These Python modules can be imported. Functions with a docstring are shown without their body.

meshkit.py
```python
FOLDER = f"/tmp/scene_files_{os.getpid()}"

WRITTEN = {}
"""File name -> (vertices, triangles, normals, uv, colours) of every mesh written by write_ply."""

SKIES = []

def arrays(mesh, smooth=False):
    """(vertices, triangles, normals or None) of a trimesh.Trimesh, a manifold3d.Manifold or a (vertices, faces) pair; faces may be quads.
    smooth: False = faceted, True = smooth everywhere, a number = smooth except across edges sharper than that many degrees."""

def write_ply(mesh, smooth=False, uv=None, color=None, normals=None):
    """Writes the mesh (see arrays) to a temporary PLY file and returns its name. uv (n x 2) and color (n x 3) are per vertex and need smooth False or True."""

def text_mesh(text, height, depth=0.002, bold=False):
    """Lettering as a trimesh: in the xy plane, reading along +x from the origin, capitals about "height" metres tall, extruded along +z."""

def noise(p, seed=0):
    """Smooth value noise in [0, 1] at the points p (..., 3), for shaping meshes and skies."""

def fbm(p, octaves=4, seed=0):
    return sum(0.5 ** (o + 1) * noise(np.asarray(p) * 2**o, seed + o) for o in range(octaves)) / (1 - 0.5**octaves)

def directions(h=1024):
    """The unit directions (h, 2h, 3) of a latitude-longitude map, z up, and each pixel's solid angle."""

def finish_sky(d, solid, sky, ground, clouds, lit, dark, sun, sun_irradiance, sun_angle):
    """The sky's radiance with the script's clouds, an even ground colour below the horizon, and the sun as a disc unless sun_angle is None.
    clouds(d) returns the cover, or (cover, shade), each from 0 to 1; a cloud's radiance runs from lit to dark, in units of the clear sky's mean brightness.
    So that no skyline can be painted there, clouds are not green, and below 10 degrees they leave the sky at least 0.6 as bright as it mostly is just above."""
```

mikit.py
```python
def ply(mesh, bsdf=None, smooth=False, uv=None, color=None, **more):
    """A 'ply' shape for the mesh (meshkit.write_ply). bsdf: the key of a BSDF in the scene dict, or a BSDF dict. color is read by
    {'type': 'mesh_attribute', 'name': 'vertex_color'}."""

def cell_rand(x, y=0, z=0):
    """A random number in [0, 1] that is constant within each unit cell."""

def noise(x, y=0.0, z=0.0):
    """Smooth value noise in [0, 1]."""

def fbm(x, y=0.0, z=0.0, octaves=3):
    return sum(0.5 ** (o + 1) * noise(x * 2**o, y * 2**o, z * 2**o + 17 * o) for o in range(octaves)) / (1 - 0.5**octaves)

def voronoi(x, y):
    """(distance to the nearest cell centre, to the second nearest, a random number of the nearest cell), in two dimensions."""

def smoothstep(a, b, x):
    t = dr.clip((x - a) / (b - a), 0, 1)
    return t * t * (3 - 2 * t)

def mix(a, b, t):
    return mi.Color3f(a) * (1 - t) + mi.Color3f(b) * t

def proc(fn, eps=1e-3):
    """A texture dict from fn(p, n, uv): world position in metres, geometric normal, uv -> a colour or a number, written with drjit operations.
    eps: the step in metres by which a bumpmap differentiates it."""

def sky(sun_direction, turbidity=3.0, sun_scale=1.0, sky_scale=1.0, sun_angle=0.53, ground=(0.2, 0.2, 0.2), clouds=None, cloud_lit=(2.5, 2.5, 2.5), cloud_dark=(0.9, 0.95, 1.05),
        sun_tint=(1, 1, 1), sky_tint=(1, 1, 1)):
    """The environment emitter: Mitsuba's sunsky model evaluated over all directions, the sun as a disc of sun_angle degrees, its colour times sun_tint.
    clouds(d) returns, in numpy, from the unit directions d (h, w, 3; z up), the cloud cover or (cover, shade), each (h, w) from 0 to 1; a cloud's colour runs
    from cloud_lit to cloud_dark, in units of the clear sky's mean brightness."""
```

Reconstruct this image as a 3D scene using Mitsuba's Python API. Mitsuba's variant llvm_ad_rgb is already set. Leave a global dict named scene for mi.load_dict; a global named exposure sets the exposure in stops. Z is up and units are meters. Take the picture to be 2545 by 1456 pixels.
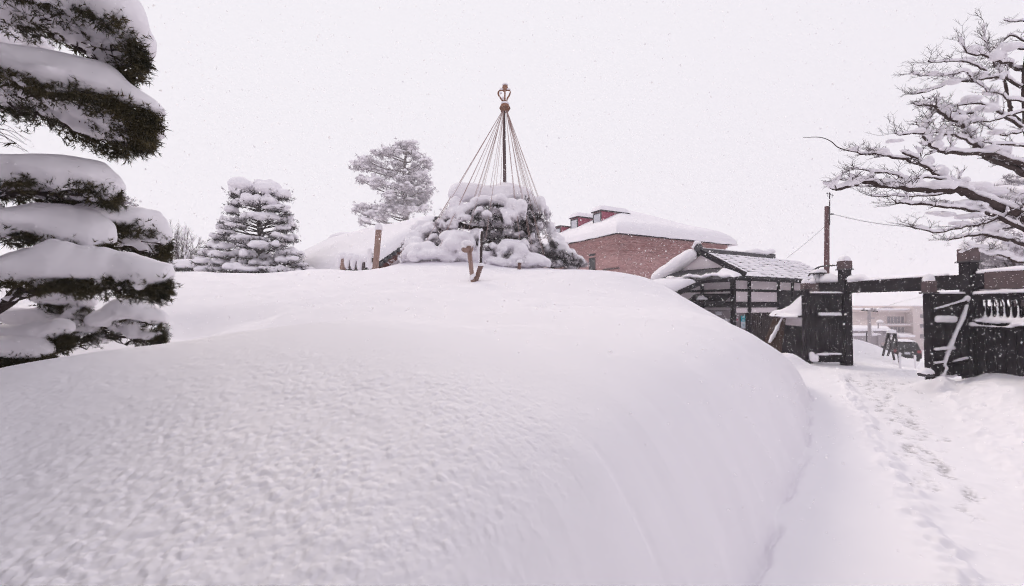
import math
import numpy as np
import trimesh
import drjit as dr
import mitsuba as mi
import mikit
import meshkit
from scipy.interpolate import RBFInterpolator
from scipy.spatial import cKDTree

# ------------------------------------------------------------------ camera, sky, exposure
T = mi.ScalarTransform4f
scene, labels = {}, {}
EYE = np.array([0.0, 0.0, 2.0])
FOCAL = 430.0                      # in pixels of a 1024 x 586 picture
PITCH = math.atan(11.0 / FOCAL)
FWD = np.array([0, math.cos(PITCH), math.sin(PITCH)])
UP = np.array([0, -math.sin(PITCH), math.cos(PITCH)])
scene['camera'] = {
    'type': 'perspective', 'fov': math.degrees(2 * math.atan(512 / FOCAL)), 'fov_axis': 'x',
    'near_clip': 0.05, 'far_clip': 3000.0,
    'to_world': T().look_at(origin=EYE.tolist(), target=(EYE + FWD).tolist(), up=[0, 0, 1]),
    'medium': {'type': 'ref', 'id': 'haze_air'},
}
exposure = 1.3
SUN = np.array([-0.44, 0.56, 0.70]); SUN /= np.linalg.norm(SUN)


def clouds(d):
    """Even snow cloud: brightest round the hidden sun, duller away from it."""
    c = d @ SUN
    g = np.clip((1 - c) / 2, 0, 1)
    shade = np.clip(g * 1.2, 0, 1) ** 1.35
    shade = shade + 0.10 * (meshkit.fbm(d * 2.2, 3, 5) - 0.5)
    return np.ones(d.shape[:2]), np.clip(shade, 0, 1)


scene['sky'] = mikit.sky(SUN.tolist(), turbidity=3, sun_scale=0.33, sun_angle=16, ground=(0.7, 0.68, 0.7), clouds=clouds,
                         cloud_lit=(3.14, 3.05, 3.22), cloud_dark=(2.85, 2.67, 2.96), sun_tint=(0.93, 1.0, 1.13))
scene['haze_air'] = {'type': 'homogeneous', 'albedo': {'type': 'rgb', 'value': [0.96, 0.95, 0.965]}, 'sigma_t': 0.0017}

# ------------------------------------------------------------------ helpers: places
K = 0.402516                        # plan units (the 2544-wide survey of the view) to pixels


def at(u, v, Y):
    """A point in metres from a survey bearing (u, v) and its distance Y in front of the standpoint."""
    d = np.array([1, 0, 0]) * (u * K - 512) / FOCAL + UP * (293 - v * K) / FOCAL + FWD
    return EYE + d * (Y / d[1])


def ats(pts, Y):
    Y = np.broadcast_to(Y, len(pts))
    return np.array([at(p[0], p[1], y) for p, y in zip(pts, Y)])


def unit(v):
    v = np.asarray(v, float)
    return v / np.maximum(np.linalg.norm(v, axis=-1, keepdims=True), 1e-9)


# ------------------------------------------------------------------ helpers: meshes
class MB:
    """Collects pieces into one mesh."""

    def __init__(self):
        self.v, self.f, self.n = [], [], 0

    def add(self, v, f=None):
        if f is None:
            if hasattr(v, 'vertices'):
                v, f = v.vertices, v.faces
            else:
                v, f = v
        v, f = np.asarray(v, float), np.asarray(f, int)
        if len(f) == 0:
            return self
        if f.shape[1] == 4:
            f = np.vstack([f[:, [0, 1, 2]], f[:, [0, 2, 3]]])
        self.v.append(v); self.f.append(f + self.n); self.n += len(v)
        return self

    def mesh(self):
        return np.vstack(self.v), np.vstack(self.f)

    def __bool__(self):
        return self.n > 0


def tube(pts, rad, n=6):
    pts = np.asarray(pts, float); m = len(pts)
    rad = np.broadcast_to(np.asarray(rad, float), m)
    t = unit(np.gradient(pts, axis=0))
    a = np.cross(t[0], [0, 0, 1] if abs(t[0][2]) < 0.9 else [1, 0, 0]); a /= np.linalg.norm(a)
    fr = []
    for i in range(m):
        a = a - t[i] * (a @ t[i]); a = a / max(np.linalg.norm(a), 1e-9)
        fr.append((a, np.cross(t[i], a)))
    A = np.array([x[0] for x in fr]); B = np.array([x[1] for x in fr])
    th = np.arange(n) * 2 * np.pi / n
    ring = pts[:, None] + rad[:, None, None] * (np.cos(th)[None, :, None] * A[:, None] + np.sin(th)[None, :, None] * B[:, None])
    v = np.vstack([ring.reshape(-1, 3), pts[:1], pts[-1:]])
    i, j = np.meshgrid(np.arange(m - 1), np.arange(n), indexing='ij')
    i, j = i.ravel(), j.ravel(); j2 = (j + 1) % n
    q = np.stack([i * n + j, i * n + j2, (i + 1) * n + j2, (i + 1) * n + j], 1)
    f = np.vstack([q[:, [0, 1, 2]], q[:, [0, 2, 3]]])
    k = np.arange(n)
    f = np.vstack([f, np.stack([(k + 1) % n, k, k * 0 + m * n], 1), np.stack([(m - 1) * n + k, (m - 1) * n + (k + 1) % n, k * 0 + m * n + 1], 1)])
    return v, f


def smooth_path(pts, k=4):
    """Catmull-Rom through the points."""
    p = np.asarray(pts, float)
    if len(p) < 3:
        return np.array([p[0] + (p[-1] - p[0]) * t for t in np.linspace(0, 1, k + 1)])
    e = np.vstack([2 * p[0] - p[1], p, 2 * p[-1] - p[-2]])
    out = []
    for i in range(1, len(e) - 2):
        a, b, c, d = e[i - 1:i + 3]
        for t in np.arange(k) / k:
            out.append(0.5 * (2 * b + (c - a) * t + (2 * a - 5 * b + 4 * c - d) * t * t + (3 * b - a - 3 * c + d) * t ** 3))
    return np.array(out + [p[-1]])


def box(c, size, ax=None, bevel=0.0):
    """A box (bevelled if asked) with centre c; ax: rows are its own axes."""
    hx = np.asarray(size, float) / 2
    if bevel > 0:
        b = min(bevel, hx.min() * 0.45)
        v = []
        for s in np.ndindex(2, 2, 2):
            sg = np.array(s) * 2 - 1
            for k in range(3):
                w = hx - b; w = w.copy(); w[k] = hx[k]
                v.append(sg * w)
        m = trimesh.convex.convex_hull(np.array(v)); v, f = np.array(m.vertices), np.array(m.faces)
    else:
        v = np.array([[x, y, z] for x in (-1, 1) for y in (-1, 1) for z in (-1, 1)], float) * hx
        f = np.array([[0, 1, 3, 2], [4, 6, 7, 5], [0, 4, 5, 1], [2, 3, 7, 6], [0, 2, 6, 4], [1, 5, 7, 3]])
    if ax is not None:
        v = v @ np.asarray(ax, float)
    return v + np.asarray(c, float), f


def bar(p0, p1, w, h, up=(0, 0, 1), bevel=0.0):
    """A squared beam from p0 to p1: w wide, h high."""
    p0, p1 = np.asarray(p0, float), np.asarray(p1, float)
    x = unit(p1 - p0); y = np.cross(np.asarray(up, float), x)
    y = unit(y) if np.linalg.norm(y) > 1e-6 else unit(np.cross([0, 1, 0], x))
    return box((p0 + p1) / 2, (np.linalg.norm(p1 - p0), w, h), np.array([x, y, np.cross(x, y)]), bevel)


def prism(poly, ext):
    """A closed solid from a planar convex polygon (n x 3), pushed along the vector ext."""
    p = np.asarray(poly, float); n = len(p)
    v = np.vstack([p, p + np.asarray(ext, float)])
    a, i = np.arange(1, n - 1), np.arange(n)
    j = (i + 1) % n
    return v, np.vstack([np.stack([a * 0, a + 1, a], 1), np.stack([a * 0 + n, n + a, n + a + 1], 1),
                         np.stack([i, j, j + n], 1), np.stack([i, j + n, i + n], 1)])


def surface_nets(F, org, h):
    s = F < 0
    nx, ny, nz = F.shape
    cnt = np.zeros((nx - 1, ny - 1, nz - 1), np.int8)
    for a, b, c in np.ndindex(2, 2, 2):
        cnt += s[a:nx - 1 + a, b:ny - 1 + b, c:nz - 1 + c]
    mix = (cnt > 0) & (cnt < 8)
    ii = np.argwhere(mix)
    idx = np.full(mix.shape, -1, np.int64); idx[mix] = np.arange(len(ii))
    acc, num = np.zeros((len(ii), 3)), np.zeros(len(ii))
    for ax in range(3):
        o = [k for k in range(3) if k != ax]
        for p, q in np.ndindex(2, 2):
            a = np.zeros(3, int); a[o[0]], a[o[1]] = p, q
            b = a.copy(); b[ax] = 1
            ja, jb = ii + a, ii + b
            va, vb = F[ja[:, 0], ja[:, 1], ja[:, 2]], F[jb[:, 0], jb[:, 1], jb[:, 2]]
            cr = (va < 0) != (vb < 0)
            t = np.where(cr, va / np.where(cr, va - vb, 1), 0)
            acc += cr[:, None] * (a + (b - a) * t[:, None]); num += cr
    V = np.asarray(org) + h * (ii + acc / num[:, None])
    fs = []
    for ax in range(3):
        S = np.moveaxis(s, ax, 0); I = np.moveaxis(idx, ax, 0)
        e = S[:-1, 1:-1, 1:-1] != S[1:, 1:-1, 1:-1]
        w = np.argwhere(e)
        ins = S[w[:, 0], w[:, 1] + 1, w[:, 2] + 1]
        q = np.stack([I[w[:, 0], w[:, 1], w[:, 2]], I[w[:, 0], w[:, 1] + 1, w[:, 2]], I[w[:, 0], w[:, 1] + 1, w[:, 2] + 1], I[w[:, 0], w[:, 1], w[:, 2] + 1]], 1)
        if ax == 1:
            ins = ~ins
        q[~ins] = q[~ins][:, ::-1]
        fs.append(q)
    q = np.vstack(fs); q = q[(q >= 0).all(1)]
    return V, np.vstack([q[:, [0, 1, 2]], q[:, [0, 2, 3]]])


class Blob:
    """Soft union of ellipsoids and capsules, meshed: lying snow."""

    def __init__(self, h=0.04, soft=0.04, amp=0.0, freq=3.0, seed=0, floor=None):
        self.h, self.soft, self.amp, self.freq, self.seed, self.floor, self.p = h, soft, amp, freq, seed, floor, []

    def ell(self, c, r, down=None):
        r = np.broadcast_to(np.asarray(r, float), 3).copy()
        self.p.append(('e', np.asarray(c, float), r, r[2] if down is None else down)); return self

    def cap(self, a, b, r0, r1=None, flat=1.0):
        self.p.append(('c', np.asarray(a, float), np.asarray(b, float), r0, r0 if r1 is None else r1, flat)); return self

    def mesh(self):
        ks, h = self.soft, self.h
        bb = []
        for p in self.p:
            if p[0] == 'e':
                bb.append((p[1] - np.array([p[2][0], p[2][1], p[3]]), p[1] + p[2]))
            else:
                r = max(p[3], p[4]); bb.append((np.minimum(p[1], p[2]) - r, np.maximum(p[1], p[2]) + r))
        pad = 2.5 * ks + self.amp + 2 * h
        lo = np.min([b[0] for b in bb], 0) - pad; hi = np.max([b[1] for b in bb], 0) + pad
        n = np.ceil((hi - lo) / h).astype(int) + 1
        acc = np.zeros(n, np.float32)
        for p, b in zip(self.p, bb):
            i0 = np.maximum(((b[0] - pad - lo) / h).astype(int), 0); i1 = np.minimum(((b[1] + pad - lo) / h).astype(int) + 2, n)
            g = [(lo[k] + h * np.arange(i0[k], i1[k])).astype(np.float32) for k in range(3)]
            X, Y, Z = g[0][:, None, None], g[1][None, :, None], g[2][None, None, :]
            if p[0] == 'e':
                c, r, dn = p[1], p[2], p[3]
                rz = np.where(Z > c[2], r[2], dn)
                qx, qy, qz = (X - c[0]) / r[0], (Y - c[1]) / r[1], (Z - c[2]) / rz
                k0 = np.sqrt(qx * qx + qy * qy + qz * qz)
                k1 = np.sqrt((qx / r[0]) ** 2 + (qy / r[1]) ** 2 + (qz / rz) ** 2)
                d = np.where(k1 > 1e-6, k0 * (k0 - 1) / np.maximum(k1, 1e-6), -r.min())
            else:
                a, bb_, r0, r1, fl = p[1:]
                ab = bb_ - a; L = max(ab @ ab, 1e-9)
                t = np.clip(((X - a[0]) * ab[0] + (Y - a[1]) * ab[1] + (Z - a[2]) * ab[2]) / L, 0, 1)
                dz = (Z - a[2] - t * ab[2])
                dz = np.where(dz < 0, dz / fl, dz)
                d = np.sqrt((X - a[0] - t * ab[0]) ** 2 + (Y - a[1] - t * ab[1]) ** 2 + dz ** 2) - (r0 + (r1 - r0) * t)
            acc[i0[0]:i1[0], i0[1]:i1[1], i0[2]:i1[2]] += np.exp(np.clip(-d / ks, -30, 30))
        F = np.where(acc > 0, -ks * np.log(np.maximum(acc, 1e-20)), 1.0)
        if self.amp > 0:
            m = np.argwhere(np.abs(F) < self.amp + 2 * h)
            P = lo + h * m
            F[m[:, 0], m[:, 1], m[:, 2]] += self.amp * 2 * (meshkit.fbm(P * self.freq, 3, self.seed) - 0.5)
        if self.floor is not None:
            g = [lo[k] + h * np.arange(n[k]) for k in range(3)]
            F = np.maximum(F, self.floor(g[0][:, None, None], g[1][None, :, None], g[2][None, None, :]))
        return surface_nets(F, lo, h)


def pillow(q, thick, nu=24, nv=16, lip=0.35, noise=0.04, freq=1.0, seed=0, up=(0, 0, 1), wav=0.0):
    """Snow lying on the sloping four-sided patch q (corners in order); rounded towards its edges."""
    q = np.asarray(q, float); U = np.asarray(up, float)
    A, B = (q[1] - q[0] + q[2] - q[3]) / 2, (q[3] - q[0] + q[2] - q[1]) / 2
    la, lb = np.linalg.norm(A), np.linalg.norm(B)
    def knots(n, l):
        e = np.array([0, .004, .015, .035, .07, .12, .2]) * min(lip * 4, l) ; e = e[e < l * .45]
        mid = np.linspace(e[-1], l - e[-1], max(n, 3))[1:-1]
        return np.concatenate([e, mid, (l - e)[::-1]]) / l
    a, b = knots(nu, la), knots(nv, lb)
    a2, b2 = np.meshgrid(a, b, indexing='ij')
    a3, b3 = a2[..., None], b2[..., None]
    base = q[0] * (1 - a3) * (1 - b3) + q[1] * a3 * (1 - b3) + q[2] * a3 * b3 + q[3] * (1 - a3) * b3
    if wav > 0:
        w = (meshkit.fbm(base * freq * 2.3, 2, seed + 9) - 0.5) * 2 * wav
        base = base + (B / lb) * (w * np.where(b2 < .5, 1, -1) * (np.abs(b2 - .5) * 2) ** 2)[..., None]
    da = np.minimum(a2, 1 - a2) * la; db = np.minimum(b2, 1 - b2) * lb
    def rnd(d):
        q = np.clip(1 - d / lip, 0, 1); return np.sqrt(np.maximum(1 - q * q, 0))
    t = thick * rnd(da) * rnd(db) * (1 + (meshkit.fbm(base * freq, 3, seed) - 0.5) * 2 * noise / max(thick, .01))
    top = base + U * np.maximum(t, 0)[..., None]
    n0, n1 = top.shape[:2]
    V = np.vstack([top.reshape(-1, 3), base.reshape(-1, 3)])
    i, j = np.meshgrid(np.arange(n0 - 1), np.arange(n1 - 1), indexing='ij'); i, j = i.ravel(), j.ravel()
    q = np.stack([i * n1 + j, (i + 1) * n1 + j, (i + 1) * n1 + j + 1, i * n1 + j + 1], 1)  # patches
    if np.cross(A, B) @ U < 0:
        q = q[:, ::-1]
    f = np.vstack([q, q[:, ::-1] + n0 * n1])
    return V, np.vstack([f[:, [0, 1, 2]], f[:, [0, 2, 3]]])


def dome(c, rx, ry, h, ax=None, n=18, power=2.6, seed=0, sag=0.0, amp=0.03):
    """A cap of snow standing on a flat top."""
    V, F = [], []
    rings = np.array([0, .25, .5, .7, .85, .95, 1.0, 1.0])
    hz = np.array([1 - r ** power for r in rings[:-1]] + [-sag])
    hz[:-1] = np.sqrt(np.maximum(hz[:-1], 0))
    th = np.arange(n) * 2 * np.pi / n
    for r, z in zip(rings, hz):
        se = (np.abs(np.cos(th)) ** power + np.abs(np.sin(th)) ** power) ** (-1 / power)
        x, y = np.cos(th) * se * r * rx, np.sin(th) * se * r * ry
        V.append(np.stack([x, y, np.full(n, z * h)], 1))
    V = np.vstack(V)
    V = V + (meshkit.fbm((V + seed * 3.7) * 3.0 / max(rx, .1), 2, seed)[:, None] - .5) * amp * np.array([1, 1, 1.0]) * (np.linalg.norm(V[:, :2], axis=1) > 1e-6)[:, None]
    m = len(rings)
    for i in range(m - 1):
        j = np.arange(n); k = (j + 1) % n
        F.append(np.stack([i * n + j, (i + 1) * n + j, (i + 1) * n + k, i * n + k], 1))
    a = np.arange(1, n - 1) + (m - 1) * n
    F.append(np.stack([a * 0 + (m - 1) * n, a + 1, a, a], 1))
    V = V if ax is None else V @ np.asarray(ax, float)
    return V + np.asarray(c, float), np.vstack(F)


# ------------------------------------------------------------------ helpers: entries
count = {}


def numbered(key):
    k = count.get(key, 0); count[key] = k + 1
    return key if k == 0 else f'{key}_{k:03d}'


def thing(name, label, cat=None, group=None, kind=None):
    key = numbered(name)
    labels[key] = {'label': label}
    if cat: labels[key]['category'] = cat
    if group: labels[key]['group'] = group
    if kind: labels[key]['kind'] = kind
    return key


def put(key, mesh, mat, smooth=False, label=None, kind=None, **more):
    if isinstance(mesh, MB):
        if not mesh: return None
        mesh = mesh.mesh()
    scene[key] = mikit.ply(mesh, mat, smooth=smooth, **more)
    if label: labels.setdefault(key, {})['label'] = label
    if kind: labels.setdefault(key, {})['kind'] = kind
    return key


def part(parent, name, mesh, mat, smooth=False, label=None, kind=None, **more):
    return put(numbered(parent + '__' + name), mesh, mat, smooth, label, kind, **more)


def pieces(parent, name, mesh, mat, smooth=True, label=None, least=60, most=30):
    """Loose pieces of one mesh as parts of their own; crumbs too small to pick apart stay together."""
    from scipy.sparse import coo_matrix
    from scipy.sparse.csgraph import connected_components
    v, f = (mesh.mesh() if isinstance(mesh, MB) else mesh)
    e = np.vstack([f[:, :2], f[:, 1:]])
    n, lab = connected_components(coo_matrix((np.ones(len(e)), (e[:, 0], e[:, 1])), (len(v), len(v))), False)
    fl = lab[f[:, 0]]; cnt = np.bincount(fl, minlength=n)
    big = [c for c in np.argsort(-cnt)[:most] if cnt[c] >= least]
    for c in big:
        g = f[fl == c]; u, inv = np.unique(g, return_inverse=True)
        part(parent, name, (v[u], inv.reshape(-1, 3)), mat, smooth, label=label)
    rest = f[~np.isin(fl, big)]
    if len(rest):
        u, inv = np.unique(rest, return_inverse=True)
        part(parent, name + '_crumbs', (v[u], inv.reshape(-1, 3)), mat, smooth, kind='stuff')


# ------------------------------------------------------------------ materials
def rgb(*c):
    return {'type': 'rgb', 'value': list(c)}


def diffuse(tex):
    return {'type': 'twosided', 'bsdf': {'type': 'diffuse', 'reflectance': tex}}


def rough(tex, r=0.6, spec=0.3):
    return {'type': 'twosided', 'bsdf': {'type': 'principled', 'base_color': tex, 'roughness': r, 'specular': spec}}


N, FB, SS, MIX = mikit.noise, mikit.fbm, mikit.smoothstep, mikit.mix
SNOW = (0.84, 0.818, 0.86)
scene['mat_snow'] = diffuse(rgb(*SNOW))


def grain(p, n, uv):
    return FB(p.x * 70, p.y * 70, p.z * 70, 2) * 0.8 + FB(p.x * 17, p.y * 17, p.z * 17, 2)


scene['mat_snow_ground'] = {'type': 'bumpmap', 'arbitrary': mikit.proc(grain, 0.004), 'scale': 0.006, 'bsdf': diffuse(rgb(*SNOW))}
scene['mat_road_snow'] = diffuse({'type': 'mesh_attribute', 'name': 'vertex_color'})


def bark_c(p, n, uv):
    t = FB(p.x * 22, p.y * 22, p.z * 9, 3)
    return MIX((0.028, 0.021, 0.022), (0.085, 0.065, 0.062), t)


def grey_bark_c(p, n, uv):
    t = FB(p.x * 22, p.y * 22, p.z * 7, 3)
    return MIX((0.05, 0.036, 0.04), (0.13, 0.098, 0.10), t)


def log_c(p, n, uv):
    t = FB(p.x * 40, p.y * 40, p.z * 6, 3)
    return MIX((0.20, 0.12, 0.10), (0.42, 0.30, 0.265), t)


def needle_c(p, n, uv):
    t = FB(p.x * 6, p.y * 6, p.z * 6, 2)
    u = mikit.cell_rand(p.x * 23, p.y * 23, p.z * 23)
    return MIX((0.026, 0.027, 0.018), (0.105, 0.085, 0.043), dr.clip(t * 0.9 + u * 0.5 - 0.25, 0, 1))


def far_needle_c(p, n, uv):
    t = FB(p.x * 3, p.y * 3, p.z * 3, 2)
    return MIX((0.030, 0.028, 0.030), (0.10, 0.085, 0.088), t)


def black_wood_c(p, n, uv):
    t = FB(p.x * 18, p.y * 18, p.z * 2.2, 3)
    return MIX((0.006, 0.005, 0.007), (0.026, 0.020, 0.026), t)


def copper_c(p, n, uv):
    t = FB(p.x * 9, p.y * 9, p.z * 9, 3)
    return MIX((0.050, 0.033, 0.037), (0.125, 0.082, 0.085), t)


def plaster_c(p, n, uv):
    t = FB(p.x * 2.5, p.y * 2.5, p.z * 2.5, 4)
    s = FB(p.x * 30, p.y * 30, p.z * 1.2, 2)
    return MIX((0.60, 0.52, 0.55), (0.76, 0.70, 0.72), dr.clip(t * 0.75 + s * 0.3, 0, 1))


scene['mat_bark'] = {'type': 'bumpmap', 'arbitrary': mikit.proc(lambda p, n, uv: FB(p.x * 60, p.y * 60, p.z * 30, 2), 0.003), 'scale': 0.01, 'bsdf': diffuse(mikit.proc(bark_c))}
scene['mat_grey_bark'] = diffuse(mikit.proc(grey_bark_c))
scene['mat_log'] = diffuse(mikit.proc(log_c))
scene['mat_needle'] = diffuse(mikit.proc(needle_c))
scene['mat_far_needle'] = diffuse(mikit.proc(far_needle_c))
scene['mat_black_wood'] = rough(mikit.proc(black_wood_c), 0.75, 0.08)
scene['mat_copper'] = rough(mikit.proc(copper_c), 0.6, 0.3)
scene['mat_plaster'] = diffuse(mikit.proc(plaster_c))
scene['mat_dark_metal'] = rough(rgb(0.04, 0.034, 0.04), 0.45, 0.4)
scene['mat_tile'] = rough(rgb(0.045, 0.042, 0.05), 0.5, 0.4)
scene['mat_straw'] = diffuse(mikit.proc(lambda p, n, uv: MIX((0.16, 0.075, 0.05), (0.42, 0.24, 0.17), FB(p.x * 40, p.y * 40, p.z * 12, 2))))
scene['mat_rope'] = diffuse(rgb(0.38, 0.27, 0.25))
scene['mat_flake'] = {'type': 'principledthin', 'base_color': rgb(.96, .95, .97), 'roughness': .9, 'diff_trans': 1.3}
scene['mat_glass'] = {'type': 'thindielectric'}

# ------------------------------------------------------------------ the ground: snow bank, trodden road, falling street
FOOT = np.array([(-9, -8.6), (-4, -4.0), (-.75, .05), (0, 1.0), (.9, 2.1), (1.73, 3.19), (2.19, 3.72), (2.61, 4.24), (3.24, 5.03), (3.8, 5.7), (4.6, 6.77), (5.6, 8.2),
                 (6.4, 9.3), (6.85, 10.1), (7.0, 10.9), (6.95, 11.8), (6.9, 13), (7.3, 16), (8.2, 20), (8.4, 25), (18, 45), (60, 130), (300, 600)], float)


def poly_dist(x, y, P):
    """Signed distance to the polyline P: positive to the left of its run."""
    best, sign = np.full(x.shape, 1e9), np.ones(x.shape)
    for a, b in zip(P[:-1], P[1:]):
        ab = b - a
        t = np.clip(((x - a[0]) * ab[0] + (y - a[1]) * ab[1]) / (ab @ ab), 0, 1)
        dx, dy = x - a[0] - t * ab[0], y - a[1] - t * ab[1]
        d = np.hypot(dx, dy)
        s = np.sign(ab[0] * (y - a[1]) - ab[1] * (x - a[0]))
        m = d < best - 1e-9
        best, sign = np.where(m, d, best), np.where(m, s, sign)
    return best * sign


CTRL = [at(*c) for c in [
    (28, 905, 2.7), (300, 868, 3.15), (440, 848, 3.4), (600, 826, 3.75), (750, 808, 4.1), (900, 798, 4.6), (1150, 806, 5.3),
    (200, 860, 4.9), (200, 780, 6.3), (60, 790, 6.5), (200, 712, 8.8), (400, 693, 10.8), (420, 775, 6.8), (440, 677, 13.5), (600, 681, 14.5), (760, 676, 14.5), (560, 740, 8.4), (750, 722, 9.2),
    (900, 703, 10.6), (1150, 694, 11.6), (940, 679, 13.2), (900, 675, 15.5), (940, 676, 16), (800, 672, 15.5), (870, 672, 17), (28, 680, 13), (28, 680, 18), (1010, 648, 16.5), (960, 676, 16.3), (985, 666, 16.8), (1200, 650, 15.4), (1300, 663, 15.2), (1400, 668, 14.2), (1600, 688, 13),
    (1680, 730, 11.8), (1150, 750, 8.4), (1400, 745, 8.8), (1600, 770, 8.6), (1760, 790, 9.6), (1870, 845, 9.4), (1950, 887, 9.9), (1985, 911, 9.8), (1900, 858, 10.6), (100, 665, 15), (-300, 640, 16), (-400, 800, 6), (-300, 1000, 2.6)]]
CTRL += [np.array(c, float) for c in [(0, 2.2, 1.38), (0, 3.2, 1.52), (-1, 1.8, 1.28), (-2.2, 2.0, 1.34), (-1.0, 2.8, 1.55), (-3.6, 3.9, 1.30), (-4.6, 4.4, 1.30), (-2.9, 4.6, 1.40), (1.2, 4.6, 1.6), (2.6, 6.6, 1.75), (4.0, 8.6, 1.75),
         (-4, 1, 1.3), (-6, 0, 1.3), (-5, -3, 1.3), (-8, -6, 1.3), (-12, 4, 1.8), (-14, 12, 3.0), (-20, 25, 3.6), (0, 24, 3.5), (10, 26, 2.6), (-8, 20, 3.4), (-25, 0, 2.0), (6, 18, 2.3), (7.2, 12.5, .95), (7.0, 16, 1.5), (5.6, 12.4, 1.75), (-40, 40, 3.5), (0, 45, 3.4), (30, 60, 2.2)]]
CTRL = np.array(CTRL)
_tps = RBFInterpolator(CTRL[:, :2], CTRL[:, 2], kernel='thin_plate_spline', smoothing=0.004)

CREST = np.array([at(*c)[:2] for c in [(-300, 960, 2.3), (28, 905, 2.7), (300, 868, 3.15), (440, 848, 3.4), (600, 826, 3.75), (750, 808, 4.1), (900, 798, 4.6), (1150, 806, 5.3)]])

# the trodden path, its two edges from the camera's side to the gate
PATH_L = np.array([(0.5, -3.0), (2.2, 0.8), (3.3, 3.2), (4.5, 5.03), (5.36, 6.38), (6.6, 8.2), (8.3, 10.7), (9.2, 12.1), (13, 13.0)], float)
PATH_R = np.array([(3.0, -3.0), (4.4, 1.5), (5.2, 3.8), (6.05, 5.2), (7.3, 6.8), (8.7, 8.4), (10.0, 10.0), (10.9, 11.0), (13, 11.5)], float)
_rng = np.random.default_rng(11)


def mikit_step(t):
    return np.clip((t - .42) / .2, 0, 1)


PRINTS = []
for k in range(120):
    t = 0.22 + 0.78 * (k / 120) ** 0.8
    i = t * (len(PATH_L) - 3) + 1.2
    a = np.array([np.interp(i, range(len(PATH_L)), PATH_L[:, c]) for c in (0, 1)]); b = np.array([np.interp(i, range(len(PATH_R)), PATH_R[:, c]) for c in (0, 1)])
    w = np.clip(0.36 + _rng.normal(0, .15), .05, .92)
    PRINTS.append((*(a + (b - a) * w), math.atan2(.76, .65) + _rng.normal(0, .22), _rng.uniform(.5, 1.0), _rng.uniform(.3, 1.0)))


def sst(a, b, x):
    t = np.clip((x - a) / (b - a), 0, 1); return t * t * (3 - 2 * t)


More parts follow.
